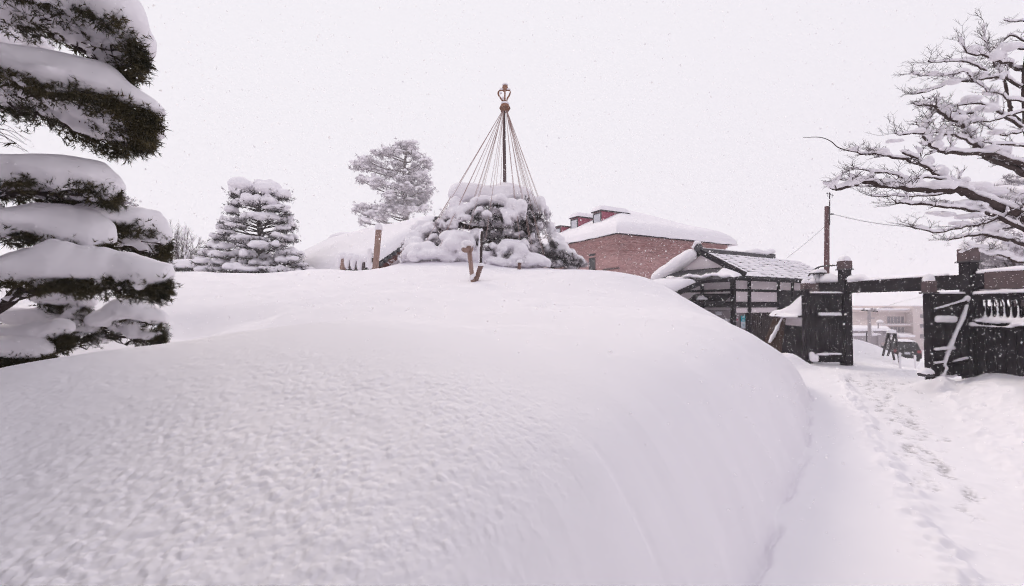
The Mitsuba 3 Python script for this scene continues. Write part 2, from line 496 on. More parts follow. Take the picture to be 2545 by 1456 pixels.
def road_height(x, y):
    z = -0.13 * np.maximum(x - 12.0, 0); z = np.maximum(z, -4.2 - 0.02 * np.maximum(x - 44, 0)); z = np.maximum(z, -9)
    p3 = np.stack([x, y, 0 * x], -1)
    dl, dr_ = -poly_dist(x, y, PATH_L), poly_dist(x, y, PATH_R)
    inside = np.minimum(dl, dr_)
    rag = (meshkit.fbm(p3 * 3.0, 3, 2) - .5) * .35
    near = np.clip(1 - np.maximum(x - 12.5, 0) / 2, 0, 1)
    tread = sst(-.15, .18, inside + rag)
    z = z - 0.075 * tread * near
    crumbs = np.exp(-((inside + rag * .6) / .16) ** 2) * meshkit.noise(p3 * 14, 6)
    z = z + near * crumbs * 0.085
    z = z + near * tread * (meshkit.fbm(p3 * np.array([7, 5, 1]), 3, 4) - .5) * .035 + (1 - tread) * (meshkit.fbm(p3 * 1.1, 3, 3) - .5) * .06
    # thrown-up bank along the right side of the path and round the foot of the wall
    off = -dr_
    z = z + near * (0.30 * sst(0.05, 0.9, off) * (1 + .5 * (meshkit.fbm(p3 * 1.3, 3, 8) - .5)) + .09 * sst(.02, .4, off) * (meshkit.noise(p3 * 9, 5) - .3) * (1 - sst(.4, 1.1, off)))
    z = z + 0.22 * np.exp(-(((x - 11.9) / 0.9) ** 2 + ((y - 9.4) / 1.0) ** 2))
    z = z + .24 * np.exp(-(((x - 10.15) / .45) ** 2 + ((y - 10.4) / .4) ** 2) ** 1.3)
    # heaps: behind the left gate post, the grey pile beside it, the street edge below
    z = z + .80 * np.exp(-(((x - 14.6) / 1.6) ** 2 + ((y - 18.6) / 1.5) ** 2)) + .18 * np.exp(-(((x - 17) / 2.2) ** 2 + ((y - 18.5) / 1.2) ** 2))
    z = z + 0.44 * np.exp(-((((x - 8.75) * .8 + (y - 13.75) * .6) / .75) ** 2 + (((y - 13.75) * .8 - (x - 8.75) * .6) / .5) ** 2) ** 1.3)
    z = z + .25 * np.exp(-(((x - 21) / 2.5) ** 2 + ((y - 21) / 1.2) ** 2))
    return z


_lr = np.random.default_rng(71)
_lp = np.stack([_lr.uniform(-4.2, 3.2, 150000), _lr.uniform(.6, 6.2, 150000)], 1)
_lrad = .0095 + .016 * _lr.random(150000) ** 2.6
_lamp = _lrad * _lr.uniform(.2, .8, 150000)
_ltree = cKDTree(_lp)


def lumps(x, y):
    """Clots of loose flakes: rounded lumps of many sizes side by side."""
    out = np.zeros(x.size)
    P = np.stack([x.ravel(), y.ravel()], 1)
    m = (P[:, 0] > -4.2) & (P[:, 0] < 3.2) & (P[:, 1] > .6) & (P[:, 1] < 6.2)
    P = P[m] + (meshkit.noise(np.stack([P[m][:, 0] * 60, P[m][:, 1] * 60, 0 * P[m][:, 0]], -1), 77)[:, None] - .5) * .006
    d, i = _ltree.query(P, k=5)
    h = (_lamp[i] * np.sqrt(np.maximum(1 - (d / _lrad[i]) ** 2, 0))).max(1)
    out[m] = h * (.25 + 1.1 * meshkit.fbm(np.stack([P[:, 0] * 2.2, P[:, 1] * 2.2, 0 * P[:, 0]], -1), 3, 78)) * (1.15 - .55 * sst(-1.4, .6, P[:, 0]))
    return out.reshape(x.shape)



def ground_height(x, y, fine=True):
    d = poly_dist(x, y, FOOT)
    p3 = np.stack([x, y, 0 * x], -1)
    r = np.hypot(x, y)
    pl = _tps(np.stack([x.ravel(), y.ravel()], 1)).reshape(x.shape)
    far = sst(28, 60, r)
    pl = pl * (1 - far) + far * 2.6
    pl = pl + (meshkit.fbm(p3 * .55, 3, 21) - .5) * .10 * sst(4, 9, r)
    pl = pl - .30 * np.exp(-(((x + 4.7) / 1.5) ** 2 + ((y - 5.3) / .9) ** 2)) - .16 * np.exp(-(((x + 3.4) / .8) ** 2 + ((y - 6.6) / 1.1) ** 2))
    tr_ = poly_dist(x, y, CREST)
    pl = pl - .17 * np.exp(-((tr_ - .95) / .55) ** 2) * (1 - sst(-2.7, -1.3, x)) * sst(-5.5, -4, x)
    pl = pl - .42 * np.exp(-(((x + 5.2) / .75) ** 2 + ((y - 6.9) / .75) ** 2)) - .08 * np.exp(-(((x + 4.4) / .35) ** 2 + ((y - 7.4) / .4) ** 2))
    pl = pl + .10 * (meshkit.fbm(p3 * np.array([.9, .9, 1]), 3, 24) - .5) * sst(2, 5, r)
    e = np.maximum(d + (meshkit.fbm(p3 * 2.2, 2, 31) - .5) * .12 * np.exp(-np.maximum(d, 0)), 0)
    fall = 0.42 - 0.29 * sst(6.5, 9.2, y)
    f = 1 - np.exp(-(e / fall) ** 1.15)
    zr = road_height(x, y)
    z = np.where(d > 0, zr * (1 - f) + pl * f, zr)
    z = z - 0.065 * np.exp(-((d + .02 + (meshkit.fbm(p3 * 6, 2, 13) - .5) * .10) / .035) ** 2) * sst(.15, .35, meshkit.noise(p3 * 1.5, 12)) * np.exp(-np.maximum(r - 12, 0))
    # scrape marks left by the shovel on the steep side
    side = sst(.02, .15, d) * (1 - sst(.4, .9, d)) * (1 - sst(3.2, 5.5, r))
    s = x * .62 + y * .78
    z = z - side * .07 * np.maximum(meshkit.fbm(np.stack([s * 3.2, d * .6, 0 * x], -1), 3, 17) - .52, 0) * 2.2
    if fine:
        # loose flakes lying in small lumps, coarse close to the standpoint only because nobody could see them farther off
        w = (1 - sst(1.5, 4.2, r)) * sst(.25, .8, d)
        z = z + w * (lumps(x, y) + .02 * (meshkit.fbm(p3 * 5, 2, 44) - .5))
    return z


def ease(edges):
    out = []
    for a, b, s0, s1 in edges:
        p, s = a, s0
        while p < b:
            out.append(p)
            p += s0 + (s1 - s0) * (p - a) / (b - a)
    return np.array(out)


gx = np.concatenate([-ease([(3.4, 8, .012, .06), (8, 30, .06, .7), (30, 560, .7, 45)])[::-1], ease([(-3.38, -2.4, .011, .007), (-2.4, 1.1, .007, .007), (1.1, 3.0, .009, .03), (3.0, 11.5, .035, .035), (11.5, 20, .04, .14), (20, 60, .14, 1.6), (60, 620, 1.6, 45)])])
gy = np.concatenate([-ease([(-.6, 6, .1, .6), (6, 120, .6, 20)])[::-1], ease([(.8, 1.2, .02, .007), (1.2, 2.5, .007, .007), (2.5, 6.0, .0075, .04), (6.0, 15, .035, .06), (15, 26, .06, .25), (26, 80, .25, 2.2), (80, 640, 2.2, 45)])])
GX, GY = np.meshgrid(gx, gy, indexing='ij')
GZ = ground_height(GX, GY)
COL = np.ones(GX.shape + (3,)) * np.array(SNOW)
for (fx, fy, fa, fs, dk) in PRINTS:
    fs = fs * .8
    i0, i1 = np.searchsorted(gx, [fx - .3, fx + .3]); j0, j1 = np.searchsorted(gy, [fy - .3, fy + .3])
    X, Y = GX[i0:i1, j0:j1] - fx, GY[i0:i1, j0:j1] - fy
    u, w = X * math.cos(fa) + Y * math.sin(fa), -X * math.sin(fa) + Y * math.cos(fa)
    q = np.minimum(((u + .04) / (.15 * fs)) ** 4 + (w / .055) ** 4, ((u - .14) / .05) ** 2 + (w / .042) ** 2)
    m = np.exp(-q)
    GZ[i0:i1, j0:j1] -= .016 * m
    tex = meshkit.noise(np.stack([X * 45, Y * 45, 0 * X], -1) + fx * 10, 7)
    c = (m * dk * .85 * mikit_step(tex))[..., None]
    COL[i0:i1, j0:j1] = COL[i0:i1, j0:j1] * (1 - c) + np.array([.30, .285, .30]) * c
vi = np.arange(GX.size).reshape(GX.shape)
quad = np.stack([vi[:-1, :-1], vi[1:, :-1], vi[1:, 1:], vi[:-1, 1:]], -1).reshape(-1, 4)
dm = poly_dist(GX, GY, FOOT)
is_bank = ((dm[:-1, :-1] + dm[1:, 1:]) > 0).reshape(-1)
GV = np.stack([GX, GY, GZ], -1).reshape(-1, 3)


def sheet(mask, col=None):
    q = quad[mask]
    used = np.zeros(len(GV), bool); used[q.ravel()] = True
    re = np.cumsum(used) - 1
    q = re[q]
    f = np.vstack([q[:, [0, 1, 2]], q[:, [0, 2, 3]]])
    return (GV[used], f), (None if col is None else col.reshape(-1, 3)[used])


k = thing('snow_bank', 'deep smooth bank of fresh snow filling the garden', kind='structure')
put(k, sheet(is_bank)[0], 'mat_snow_ground', True)
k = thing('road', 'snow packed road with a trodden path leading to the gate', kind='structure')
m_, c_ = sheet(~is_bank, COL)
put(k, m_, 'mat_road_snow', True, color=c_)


def gh(x, y):
    return float(ground_height(np.array([[float(x)]]), np.array([[float(y)]]), False)[0, 0])

# ------------------------------------------------------------------ the black wooden gate
TL = np.array([11.0, 14.2, 0.0])
AR, BL, BR = 3.62, 1.38, 1.07        # right post, the two support posts
GA = np.array([.0733, -.9973, 0]); GW = np.array([-.9973, -.0733, 0]); ZZ = np.array([0, 0, 1.0])
GAX = np.array([GA, GW, ZZ])


def G(a, b, z):
    return TL + GA * a + GW * b + ZZ * z


def gbox(a, b, z, sa, sb, sz, bev=0.01):
    return box(G(a, b, z), (sa, sb, sz), GAX, bev)


def snow_run(pts, r, h=0.03, amp=0.02, seed=0, flat=.6, soft=.03):
    """Snow lying along a thin run of points."""
    bl = Blob(h, soft, amp, 6.0, seed)
    pts = np.asarray(pts, float); r = np.broadcast_to(r, len(pts))
    for i in range(len(pts) - 1):
        bl.cap(pts[i], pts[i + 1], r[i], r[i + 1], flat)
    return bl.mesh()


gate = thing('wooden_gate', 'black timber gate of two tall copper-capped posts joined by a beam', 'gate')


def post(a, b, w, z0, z1, zc, capname, label=None, snow=.16, seed=0):
    pk = part(gate, 'post', gbox(a, b, (z0 + zc) / 2, w, w, zc - z0, .02), 'mat_black_wood', label=label)
    part(pk, 'copper_cap', gbox(a, b, (zc + z1) / 2, w + .03, w + .03, z1 - zc, .012), 'mat_copper')
    part(pk, 'rim', gbox(a, b, zc, w + .09, w + .09, .04, .015), 'mat_dark_metal')
    part(pk, 'snow_cap', dome(G(a, b, z1), w * .58, w * .58, snow, GAX, 24, 3.2, seed, .02), 'mat_snow', True)
    return pk


post(0, 0, .27, -.1, 3.42, 3.14, 1, 'tall left post', .17, 1)
post(AR, 0, .26, -.1, 3.36, 3.04, 1, 'tall right post with snow and twigs before its cap', .20, 2)
post(0, BL, .175, -.1, 2.68, 2.47, 1, 'short left support post', .14, 3)
post(AR, BR, .18, 0, 2.56, 2.27, 1, 'short right support post', .17, 4)
bk = part(gate, 'beam', gbox(1.5, -.02, 2.545, 5.0, .20, .37, .015), 'mat_black_wood')
part(bk, 'copper_cap', gbox(-1.27, -.02, 2.55, .53, .23, .40, .01), 'mat_copper')
part(bk, 'copper_cap', gbox(4.42, -.02, 2.55, .82, .23, .40, .01), 'mat_copper')
pieces(bk, 'snow', snow_run([G(.25, 0, 2.73), G(1.2, 0, 2.735), G(2.4, 0, 2.73), G(3.1, 0, 2.735)], [.11, .075, .06, .07], .03, .02, 3, .35), 'mat_snow', True)
pieces(bk, 'snow', snow_run([G(-1.5, 0, 2.76), G(-1.1, 0, 2.83), G(-.6, 0, 2.84), G(-.25, 0, 2.80)], [.12, .19, .20, .15], .03, .03, 4, .5), 'mat_snow', True)
pieces(bk, 'snow', snow_run([G(.25, 0, 2.80), G(.6, 0, 2.80), G(.9, 0, 2.74)], [.13, .14, .05], .03, .03, 5, .5), 'mat_snow', True)
pieces(bk, 'snow', snow_run([G(3.85, 0, 2.75), G(4.8, 0, 2.76)], [.07, .10], .03, .02, 6, .4), 'mat_snow', True)


def boards(holder, a, b0, b1, z0, z1, n, thick=.04, axis='b', seed=0, hole=None):
    """Upright boards side by side, a piece each."""
    r = np.random.default_rng(seed)
    e = np.linspace(b0, b1, n + 1)
    for i in range(n):
        w = e[i + 1] - e[i]; m = (e[i] + e[i + 1]) / 2
        off = r.uniform(-.006, .006)
        spans = [(z0, z1)]
        if hole and e[i + 1] > hole[0] + .02 and e[i] < hole[1] - .02:
            spans = [(z0, hole[2]), (hole[3], z1)]
        mb = MB()
        for s0, s1 in spans:
            mb.add(gbox(a + off, m, (s0 + s1) / 2, thick, abs(w) - .012, s1 - s0, .006) if axis == 'b' else gbox(m, a + off, (s0 + s1) / 2, abs(w) - .012, thick, s1 - s0, .006))
        part(holder, 'board', mb, 'mat_black_wood')


# left wing wall, towards the camera side
wl = part(gate, 'wing_wall', MB().add(gbox(0, .68, 2.30, .13, 1.24, .10)).add(gbox(0, .68, .30, .13, 1.24, .12)).add(gbox(-.03, .68, 1.2, .03, 1.22, 2.1)), 'mat_black_wood')
boards(wl, .05, .14, 1.28, .1, 2.25, 7, .04, 'b', 3, (.24, 1.06, 1.60, 2.0))
slat = MB()
for i in range(11):
    slat.add(gbox(.065, .26 + i * .077, 1.80, .03, .03, .36, .004))
part(wl, 'lattice', slat, 'mat_black_wood', kind='stuff')
part(wl, 'sill', gbox(.10, .65, 1.60, .16, .86, .04, .006), 'mat_black_wood')
for i in range(10):
    bl = Blob(.018, .02, .01, 9, i)
    bl.ell(G(.10, .298 + i * .077, 1.66), (.032, .032, .075), .05).ell(G(.14, .298 + i * .077, 1.645), (.034, .03, .06), .05)
    part(wl, 'snow_lump', bl.mesh(), 'mat_snow', True)
pieces(wl, 'snow', snow_run([G(0, .15, 2.355), G(0, 1.28, 2.355)], [.05, .055], .025, .015, 7, .4), 'mat_snow', True)
pieces(wl, 'snow', snow_run([G(.1, .3, .36), G(.1, .62, .37)], [.05, .055], .025, .02, 8, .5), 'mat_snow', True)
pieces(wl, 'snow', snow_run([G(.1, .74, .36), G(.1, 1.08, .36)], [.06, .045], .025, .02, 9, .5), 'mat_snow', True)
pieces(wl, 'snow', snow_run([G(.12, 1.15, .28), G(.16, 1.25, .2), G(.12, 1.3, .36)], [.07, .10, .09], .025, .02, 10, .6), 'mat_snow', True)
# right wing wall with a crooked brace, both furred with snow
wr = part(gate, 'wing_wall', MB().add(gbox(AR, .55, 2.20, .12, .86, .09)).add(gbox(AR, .55, .42, .12, .86, .12)).add(gbox(AR - .03, .55, 1.25, .03, .84, 1.9)), 'mat_black_wood')
boards(wr, AR + .05, .13, .98, .25, 2.16, 4, .04, 'b', 5)
pieces(wr, 'snow', snow_run([G(AR, .16, 2.25), G(AR, .96, 2.25)], [.05, .05], .025, .015, 17, .4), 'mat_snow', True)


def on_wing(u, v, b_off=0.0):
    """Point on the face of the right wing wall under a survey bearing."""
    r = (u * K - 512) / FOCAL
    o = TL + GA * (AR + .10)
    b = (o[0] - r * o[1]) / (r * GW[1] - GW[0])
    p = o + GW * b
    return at(u, v, p[1])


for pts, nm in ([[(2320, 772), (2390, 751), (2404, 745)], 'rail'], [[(2405, 742), (2398, 775), (2380, 815), (2362, 860), (2352, 895), (2340, 930)], 'brace'],
                [[(2319, 871), (2365, 868)], 'rail'], [[(2319, 905), (2345, 902)], 'rail'], [[(2352, 905), (2404, 895)], 'rail']):
    P = np.array([on_wing(*p) for p in pts])
    part(wr, nm, tube(smooth_path(P, 3), .022, 6), 'mat_black_wood', True)
bl = Blob(.02, .008, .012, 8, 21)
for pts, rr in [([(2322, 767), (2355, 758), (2392, 747)], (.045, .05, .065)), ([(2392, 747), (2403, 740), (2404, 748)], (.075, .105, .07)), ([(2402, 760), (2392, 790), (2380, 815), (2366, 848)], (.07, .09, .075, .075)),
                ([(2366, 848), (2358, 868), (2350, 890), (2346, 905), (2350, 915), (2340, 938), (2332, 950)], (.10, .10, .075, .06, .085, .10, .10)), ([(2324, 868), (2345, 866), (2368, 865)], (.09, .085, .10)),
                ([(2322, 901), (2345, 899)], (.07, .07)), ([(2358, 901), (2385, 893), (2402, 889)], (.02, .06, .075)), ([(2340, 932), (2365, 936), (2376, 932)], (.06, .06, .05))]:
    P = [on_wing(*p) for p in pts]
    for i in range(len(P) - 1):
        bl.cap(P[i], P[i + 1], rr[i] * .52, rr[i + 1] * .52, .8)
pieces(wr, 'snow', bl.mesh(), 'mat_snow', True)
bl = Blob(.025, .015, .02, 8, 22)
for u in np.linspace(2330, 2370, 6):
    bl.ell(on_wing(u, 793), (.08, .05, .09), .08)
pieces(wr, 'snow', bl.mesh(), 'mat_snow', True)

# wall of boards going on from the right post
wall = thing('board_wall', 'black board wall with a snowy barred opening right of the gate', 'wall')
put(wall, MB().add(gbox(6.0, 0, 2.17, 4.4, .20, .14)).add(gbox(6.0, -.05, 1.0, 4.7, .04, 1.9)).add(gbox(5.9, 0, 1.56, 4.2, .16, .08)), 'mat_black_wood')
boards(wall, .05, 3.80, 8.1, .05, 1.52, 22, .04, 'a', 9)
boards(wall, .05, 3.80, 3.95, 1.6, 2.1, 1, .04, 'a', 10)
for i in range(34):
    part(wall, 'slat', gbox(4.0 + i * .125, .04, 1.85, .04, .04, .50, .004), 'mat_black_wood')
bl = Blob(.022, .018, .012, 8, 31)
for i in range(34):
    a = 4.0 + i * .125
    bl.cap(G(a, .07, 1.66), G(a, .065, 2.04), .020, .012)
    bl.ell(G(a, .08, 1.63), (.05, .05, .07), .05)
for i in range(24):
    bl.cap(G(3.84 + i * .18, .10, 1.61), G(3.92 + i * .18, .10, 1.61), .045 + .012 * ((i * 7) % 3))
pieces(wall, 'snow', bl.mesh(), 'mat_snow', True, 'snow piled on the sill and bars')
part(wall, 'ledge', gbox(5.8, .13, 1.44, 4.2, .12, .04), 'mat_black_wood')
pieces(wall, 'snow', snow_run([G(3.78, .13, 1.50), G(3.8, .15, 1.485), G(4.2, .15, 1.47), G(4.55, .15, 1.48), G(4.65, .14, 1.55), G(6, .14, 1.5), G(7.8, .14, 1.5)], [.06, .035, .02, .03, .07, .06, .06], .02, .012, 33, .5), 'mat_snow', True)
pieces(wall, 'snow', snow_run([G(3.78, .02, 2.24), G(4.4, .02, 2.27), G(5.4, .02, 2.27), G(8, .02, 2.26)], [.08, .085, .10, .09], .03, .02, 34, .4), 'mat_snow', True)

# lantern on a bracket, beyond the left post
lan = thing('gate_lantern', 'small snow-capped glass lantern on an iron bracket of the left gate post', 'lantern')
lc = G(-.95, .12, 2.93)
put(lan, tube(smooth_path([G(-.2, .1, 3.30), G(-.9, .1, 3.31), G(-1.25, .1, 3.18), G(-1.45, .1, 3.02)], 4), .028, 6), 'mat_dark_metal', True)
part(lan, 'hanger', MB().add(tube([G(-.95, .12, 3.30), G(-.95, .12, 3.10)], .012, 5)), 'mat_dark_metal')
part(lan, 'roof', trimesh.util.concatenate([trimesh.Trimesh(*dome(lc + ZZ * .13, .24, .24, .06, None, 16, 2.0, 1, .01, 0))]), 'mat_dark_metal', 40)
fr = MB()
top = [lc + np.array([math.cos(t) * .17, math.sin(t) * .17, .12]) for t in np.arange(6) * math.pi / 3]; bot = [lc + np.array([math.cos(t) * .09, math.sin(t) * .09, -.16]) for t in np.arange(6) * math.pi / 3]
for i in range(6):
    fr.add(tube([top[i], bot[i]], .011, 4)).add(tube([top[i], top[(i + 1) % 6]], .011, 4)).add(tube([bot[i], bot[(i + 1) % 6]], .011, 4))
part(lan, 'frame', fr, 'mat_dark_metal')
for i in range(6):
    j = (i + 1) % 6
    part(lan, 'pane', (np.array([top[i], top[j], bot[j], bot[i]]) * .985 + lc * .015, np.array([[0, 1, 2, 3]])), 'mat_glass')
part(lan, 'snow_cap', dome(lc + ZZ * .17, .23, .23, .13, None, 20, 2.6, 5, .03), 'mat_snow', True)

# stone at the foot of the right support post
st = thing('kerb_stone', 'low dark block under a cushion of snow at the foot of the right support post', 'stone')
put(st, box(at(2300, 934, 10.15) + ZZ * .03, (.22, .22, .08), None, .015), 'mat_dark_metal')
part(st, 'snow_cap', dome(at(2300, 934, 10.15) + ZZ * .07, .15, .14, .12, None, 20, 2.6, 9, .04), 'mat_snow', True)

# ------------------------------------------------------------------ the timbered gatehouse behind the bank
HC = np.array([9.8, 19.0, 0.0]); H1 = np.array([.871, .491, 0]); H2 = np.array([-.491, .871, 0]); HAX = np.array([H1, H2, ZZ])


def H(t, s, z):
    return HC + H1 * t + H2 * s + ZZ * z


def hbox(t0, t1, s0, s1, z0, z1, bev=.006):
    return box(H((t0 + t1) / 2, (s0 + s1) / 2, (z0 + z1) / 2), (abs(t1 - t0), abs(s1 - s0), abs(z1 - z0)), HAX, bev)


gh_ = thing('gatehouse', 'black timbered gatehouse with white plaster panels and a snowy tiled roof', 'house')
LEN, DEP = 7.4, 3.0
part(gh_, 'plaster_wall', MB().add(hbox(.06, LEN - .06, .05, DEP, 1.6, 3.3)).add(hbox(.04, LEN - .04, .9, DEP, -.6, 1.6)), 'mat_plaster')
for t, w in [(0, .17), (1.16, .14), (3.52, .13), (4.75, .13), (6.1, .13), (LEN, .16)]:
    part(gh_, 'timber_post', hbox(t - w / 2, t + w / 2, -w / 2 + .03, w / 2 + .03, -.6, 3.3), 'mat_black_wood')
for s in (1.6, DEP):
    part(gh_, 'timber_post', hbox(-.05, .08, s - .06, s + .06, -.6, 3.2), 'mat_black_wood')
for z0, z1 in [(2.56, 2.67), (1.84, 2.10), (3.16, 3.30)]:
    part(gh_, 'timber_rail', hbox(.09, LEN - .09, -.005, .09, z0, z1), 'mat_black_wood')
    part(gh_, 'timber_rail', hbox(-.01, .09, .12, DEP, z0, z1), 'mat_black_wood')
part(gh_, 'dark_board_panel', hbox(3.60, LEN - .1, .02, .06, .0, 2.57), 'mat_black_wood')
# entrance: a grey screen, a barred sliding door
part(gh_, 'screen', hbox(.10, 1.08, .16, .20, .1, 1.84), 'mat_screen')
scene['mat_screen'] = diffuse(rgb(.22, .19, .205))
door = part(gh_, 'door', hbox(1.24, 3.44, .30, .34, .0, 1.84), 'mat_black_wood')
for i in range(13):
    t = 1.30 + i * .175
    part(door, 'bar', hbox(t, t + .055, .22, .27, .05, 1.82), 'mat_grey_bark')
for z in (.6, 1.25):
    part(door, 'cross_bar', hbox(1.24, 3.44, .275, .30, z, z + .06), 'mat_black_wood')
# lean-to canopy on the gable side
part(gh_, 'canopy', prism([H(-.02, .1, 2.47), H(-.02, 2.0, 2.47), H(-.62, 2.0, 2.10), H(-.62, .1, 2.10)], (0, 0, -.08)), 'mat_black_wood')
part(gh_, 'canopy_board', hbox(-.64, -.60, .05, 2.05, 1.95, 2.13), 'mat_black_wood')
pieces(gh_, 'snow', snow_run([H(-.45, 1.05, 2.22), H(-.5, 1.25, 2.25), H(-.4, 1.4, 2.27), H(-.45, 1.5, 2.2)], [.08, .10, .10, .06], .025, .02, 41, .6), 'mat_snow', True)
part(gh_, 'notice_board', hbox(-.06, -.02, .15, 1.45, .9, 1.72), 'mat_screen')
for s0, s1, z0, z1 in [(.55, .85, 1.5, 1.66), (.75, 1.15, .95, 1.32), (.22, .62, .95, 1.32)]:
    part(gh_, 'notice', hbox(-.075, -.062, s0, s1, z0, z1, .002), 'mat_paper')
scene['mat_paper'] = diffuse(rgb(.55, .55, .60))

# roof
EZ, RZ = 3.15, 4.45
RB = MB()
for s_e, sg in ((-.72, 1), (3.72, -1)):
    RB.add(prism([H(-.3, 1.5, RZ), H(LEN + .5, 1.5, RZ), H(LEN + .5, s_e, EZ), H(-.3, s_e, EZ)], (0, 0, -.10)))
roof = part(gh_, 'roof', RB, 'mat_tile')
part(roof, 'skirt', MB().add(prism([H(-.32, .15, 3.60), H(-.32, 2.85, 3.60), H(-1.02, 3.70, EZ - .06), H(-1.02, -.72, EZ - .06)], (0, 0, -.08))).add(
    prism([H(-.30, .15, 3.62), H(-.30, -.70, EZ), H(-1.02, -.72, EZ - .06)], (0, 0, -.08))), 'mat_tile')
part(roof, 'gable', prism([H(-.1, .05, 3.5), H(-.1, 2.95, 3.5), H(-.1, 1.5, 4.36)], H1 * .06), 'mat_plaster', label='white plaster gable')
for a, b in ((.0, 1.5), (3.0, 1.5)):
    part(roof, 'barge_board', bar(H(-.28, (a - .72 * (1 if a < 1 else -1)), EZ + .08), H(-.28, 1.5, RZ + .02), .10, .24, (0, 0, 1), .01), 'mat_black_wood')
part(roof, 'gable_beam', hbox(-.24, -.12, -.1, 3.1, 3.46, 3.64), 'mat_black_wood')
part(roof, 'fascia', hbox(-.98, LEN + .5, -.74, -.70, EZ - .16, EZ - .03), 'mat_black_wood')
part(roof, 'fascia', hbox(-1.04, -1.00, -.68, 3.7, EZ - .22, EZ - .08), 'mat_black_wood')
rk = part(roof, 'ridge', hbox(-.3, 5.6, 1.38, 1.62, RZ - .05, RZ + .16, .02), 'mat_tile')
part(rk, 'ridge_end', (lambda v_f: v_f)(tube([H(-.42, 1.5, RZ + .20), H(-.30, 1.5, RZ + .20)], .19, 18)), 'mat_tile', 40, label='round ridge-end tile')
part(rk, 'ridge_end', tube(smooth_path([H(5.3, 1.5, RZ + .05), H(5.75, 1.5, RZ + .10), H(5.95, 1.5, RZ + .32), H(5.9, 1.5, RZ + .45)], 3), [.12, .12, .08, .03, .03, .03, .03, .03, .03, .02][:10], 7) if False else hbox(5.35, 5.75, 1.36, 1.64, RZ, RZ + .22), 'mat_tile')
pieces(rk, 'snow', snow_run([H(3.4, 1.5, RZ + .2), H(4.2, 1.5, RZ + .24), H(5.0, 1.5, RZ + .22), H(5.6, 1.5, RZ + .34)], [.10, .20, .17, .20], .05, .03, 44, .5), 'mat_snow', True)
pieces(rk, 'snow', snow_run([H(-.36, 1.75, RZ + .25), H(-.36, 1.62, RZ + .42), H(-.36, 1.42, RZ + .42)], [.10, .09, .07], .03, .015, 46, .8), 'mat_snow', True)
pieces(rk, 'snow', snow_run([H(-.1, 1.5, RZ + .18), H(3.3, 1.5, RZ + .18)], [.05, .05], .04, .02, 45, .4), 'mat_snow', True)
# thin snow on the tiles: every course of every tile row shows as its own slab with a dark gap
rng = np.random.default_rng(3)
cols, rows = 11, 10
slope0, slopev = -.74, (1.34 + .72)
nrm_f = unit(np.cross(H1, H2 * 2.2 + ZZ * (RZ - EZ)))


def on_roof(t, q, lift=0.0):
    """q: 0 at the eave, 1 at the ridge."""
    return H(t, -.74 + q * 2.1, EZ + q * 2.1 / 2.22 * (RZ - EZ)) + nrm_f * lift


for i in range(cols):
    t0 = -.3 + i * (LEN + .75) / cols; t1 = t0 + (LEN + .75) / cols
    tl = MB()
    for j in range(rows):
        q0, q1 = j / rows, (j + 1.02) / rows
        tl.add(prism([on_roof(t0 + .01, q0, .05), on_roof(t1 - .01, q0, .05), on_roof(t1 - .01, q1, .012), on_roof(t0 + .01, q1, .012)], -nrm_f * .03))
    part(roof, 'tile_row', tl, 'mat_tile')
SV, SF = [], []
sn = MB()
for i in range(cols):
    for j in range(rows):
        t0 = -.3 + (i + .02) * (LEN + .75) / cols; t1 = -.3 + (i + 1.0) * (LEN + .75) / cols
        q0, q1 = (j - .04 * rng.random()) / rows, (j + 1.0) / rows
        sag = rng.choice([.0, .25, .42, .5], p=[.25, .3, .27, .18]) * (LEN + .75) / cols
        c = np.array([on_roof(t0 + sag, q0, .052), on_roof(t1, q0, .052), on_roof(t1, q1, .016), on_roof(t0, q1, .016)])
        sn.add(pillow(c, rng.uniform(.035, .05), 4, 4, .07, .02, 3, i * 31 + j, nrm_f))
part(roof, 'snow', sn, 'mat_snow', 50, label='thin snow showing the tile courses')
part(roof, 'snow', pillow([H(-.35, .25, 3.60), H(-.35, -.62, EZ + .06), H(-1.02, -.70, EZ - .04), H(-.8, .3, 3.3)], .10, 8, 8, .15, .03, 2, 7), 'mat_snow', True)
bl = Blob(.035, .03, .04, 5, 51)
for s in np.linspace(-.3, 2.9, 15):
    bl.ell(H(-.85 + .15 * math.sin(s * 7), s, 3.24 + .05 * math.sin(s * 5)), (.17, .17, .10), .06)
pieces(roof, 'snow', bl.mesh(), 'mat_snow', True)
bl = Blob(.05, .07, .04, 3, 52)
for q in np.linspace(0, 1, 12):
    bl.ell(H(-.30, 3.9 - q * 1.95, EZ + .20 + q * 1.0), (.40 - .12 * q, .34, .34 - .06 * q), .22)
pieces(roof, 'snow', bl.mesh(), 'mat_snow', True, label='fat roll of snow slumping over the rear verge')
part(roof, 'rear_verge', prism([H(.2, 1.8, RZ - .1), H(.2, 4.2, EZ - .2), H(.0, 4.2, EZ - .36), H(.0, 1.8, RZ - .3)], H1 * .3), 'mat_tile')

# low porch roof at the left, half sunk in the bank
pr = thing('porch_roof', 'low snow-filled porch roof with a slanting black edge board beside the gatehouse', 'roof')
put(pr, bar(at(1610, 742, 19.3), at(1730, 708, 19.3), .5, .06), 'mat_tile')
part(pr, 'edge_board', bar(at(1662, 738, 18.9), at(1738, 704, 18.9), .08, .20), 'mat_black_wood')
part(pr, 'snow', pillow([at(1560, 735, 18.4), at(1668, 732, 18.9), at(1732, 703, 19.2), at(1630, 700, 20)], .25, 12, 10, .3, .06, 1.2, 5), 'mat_snow', True)

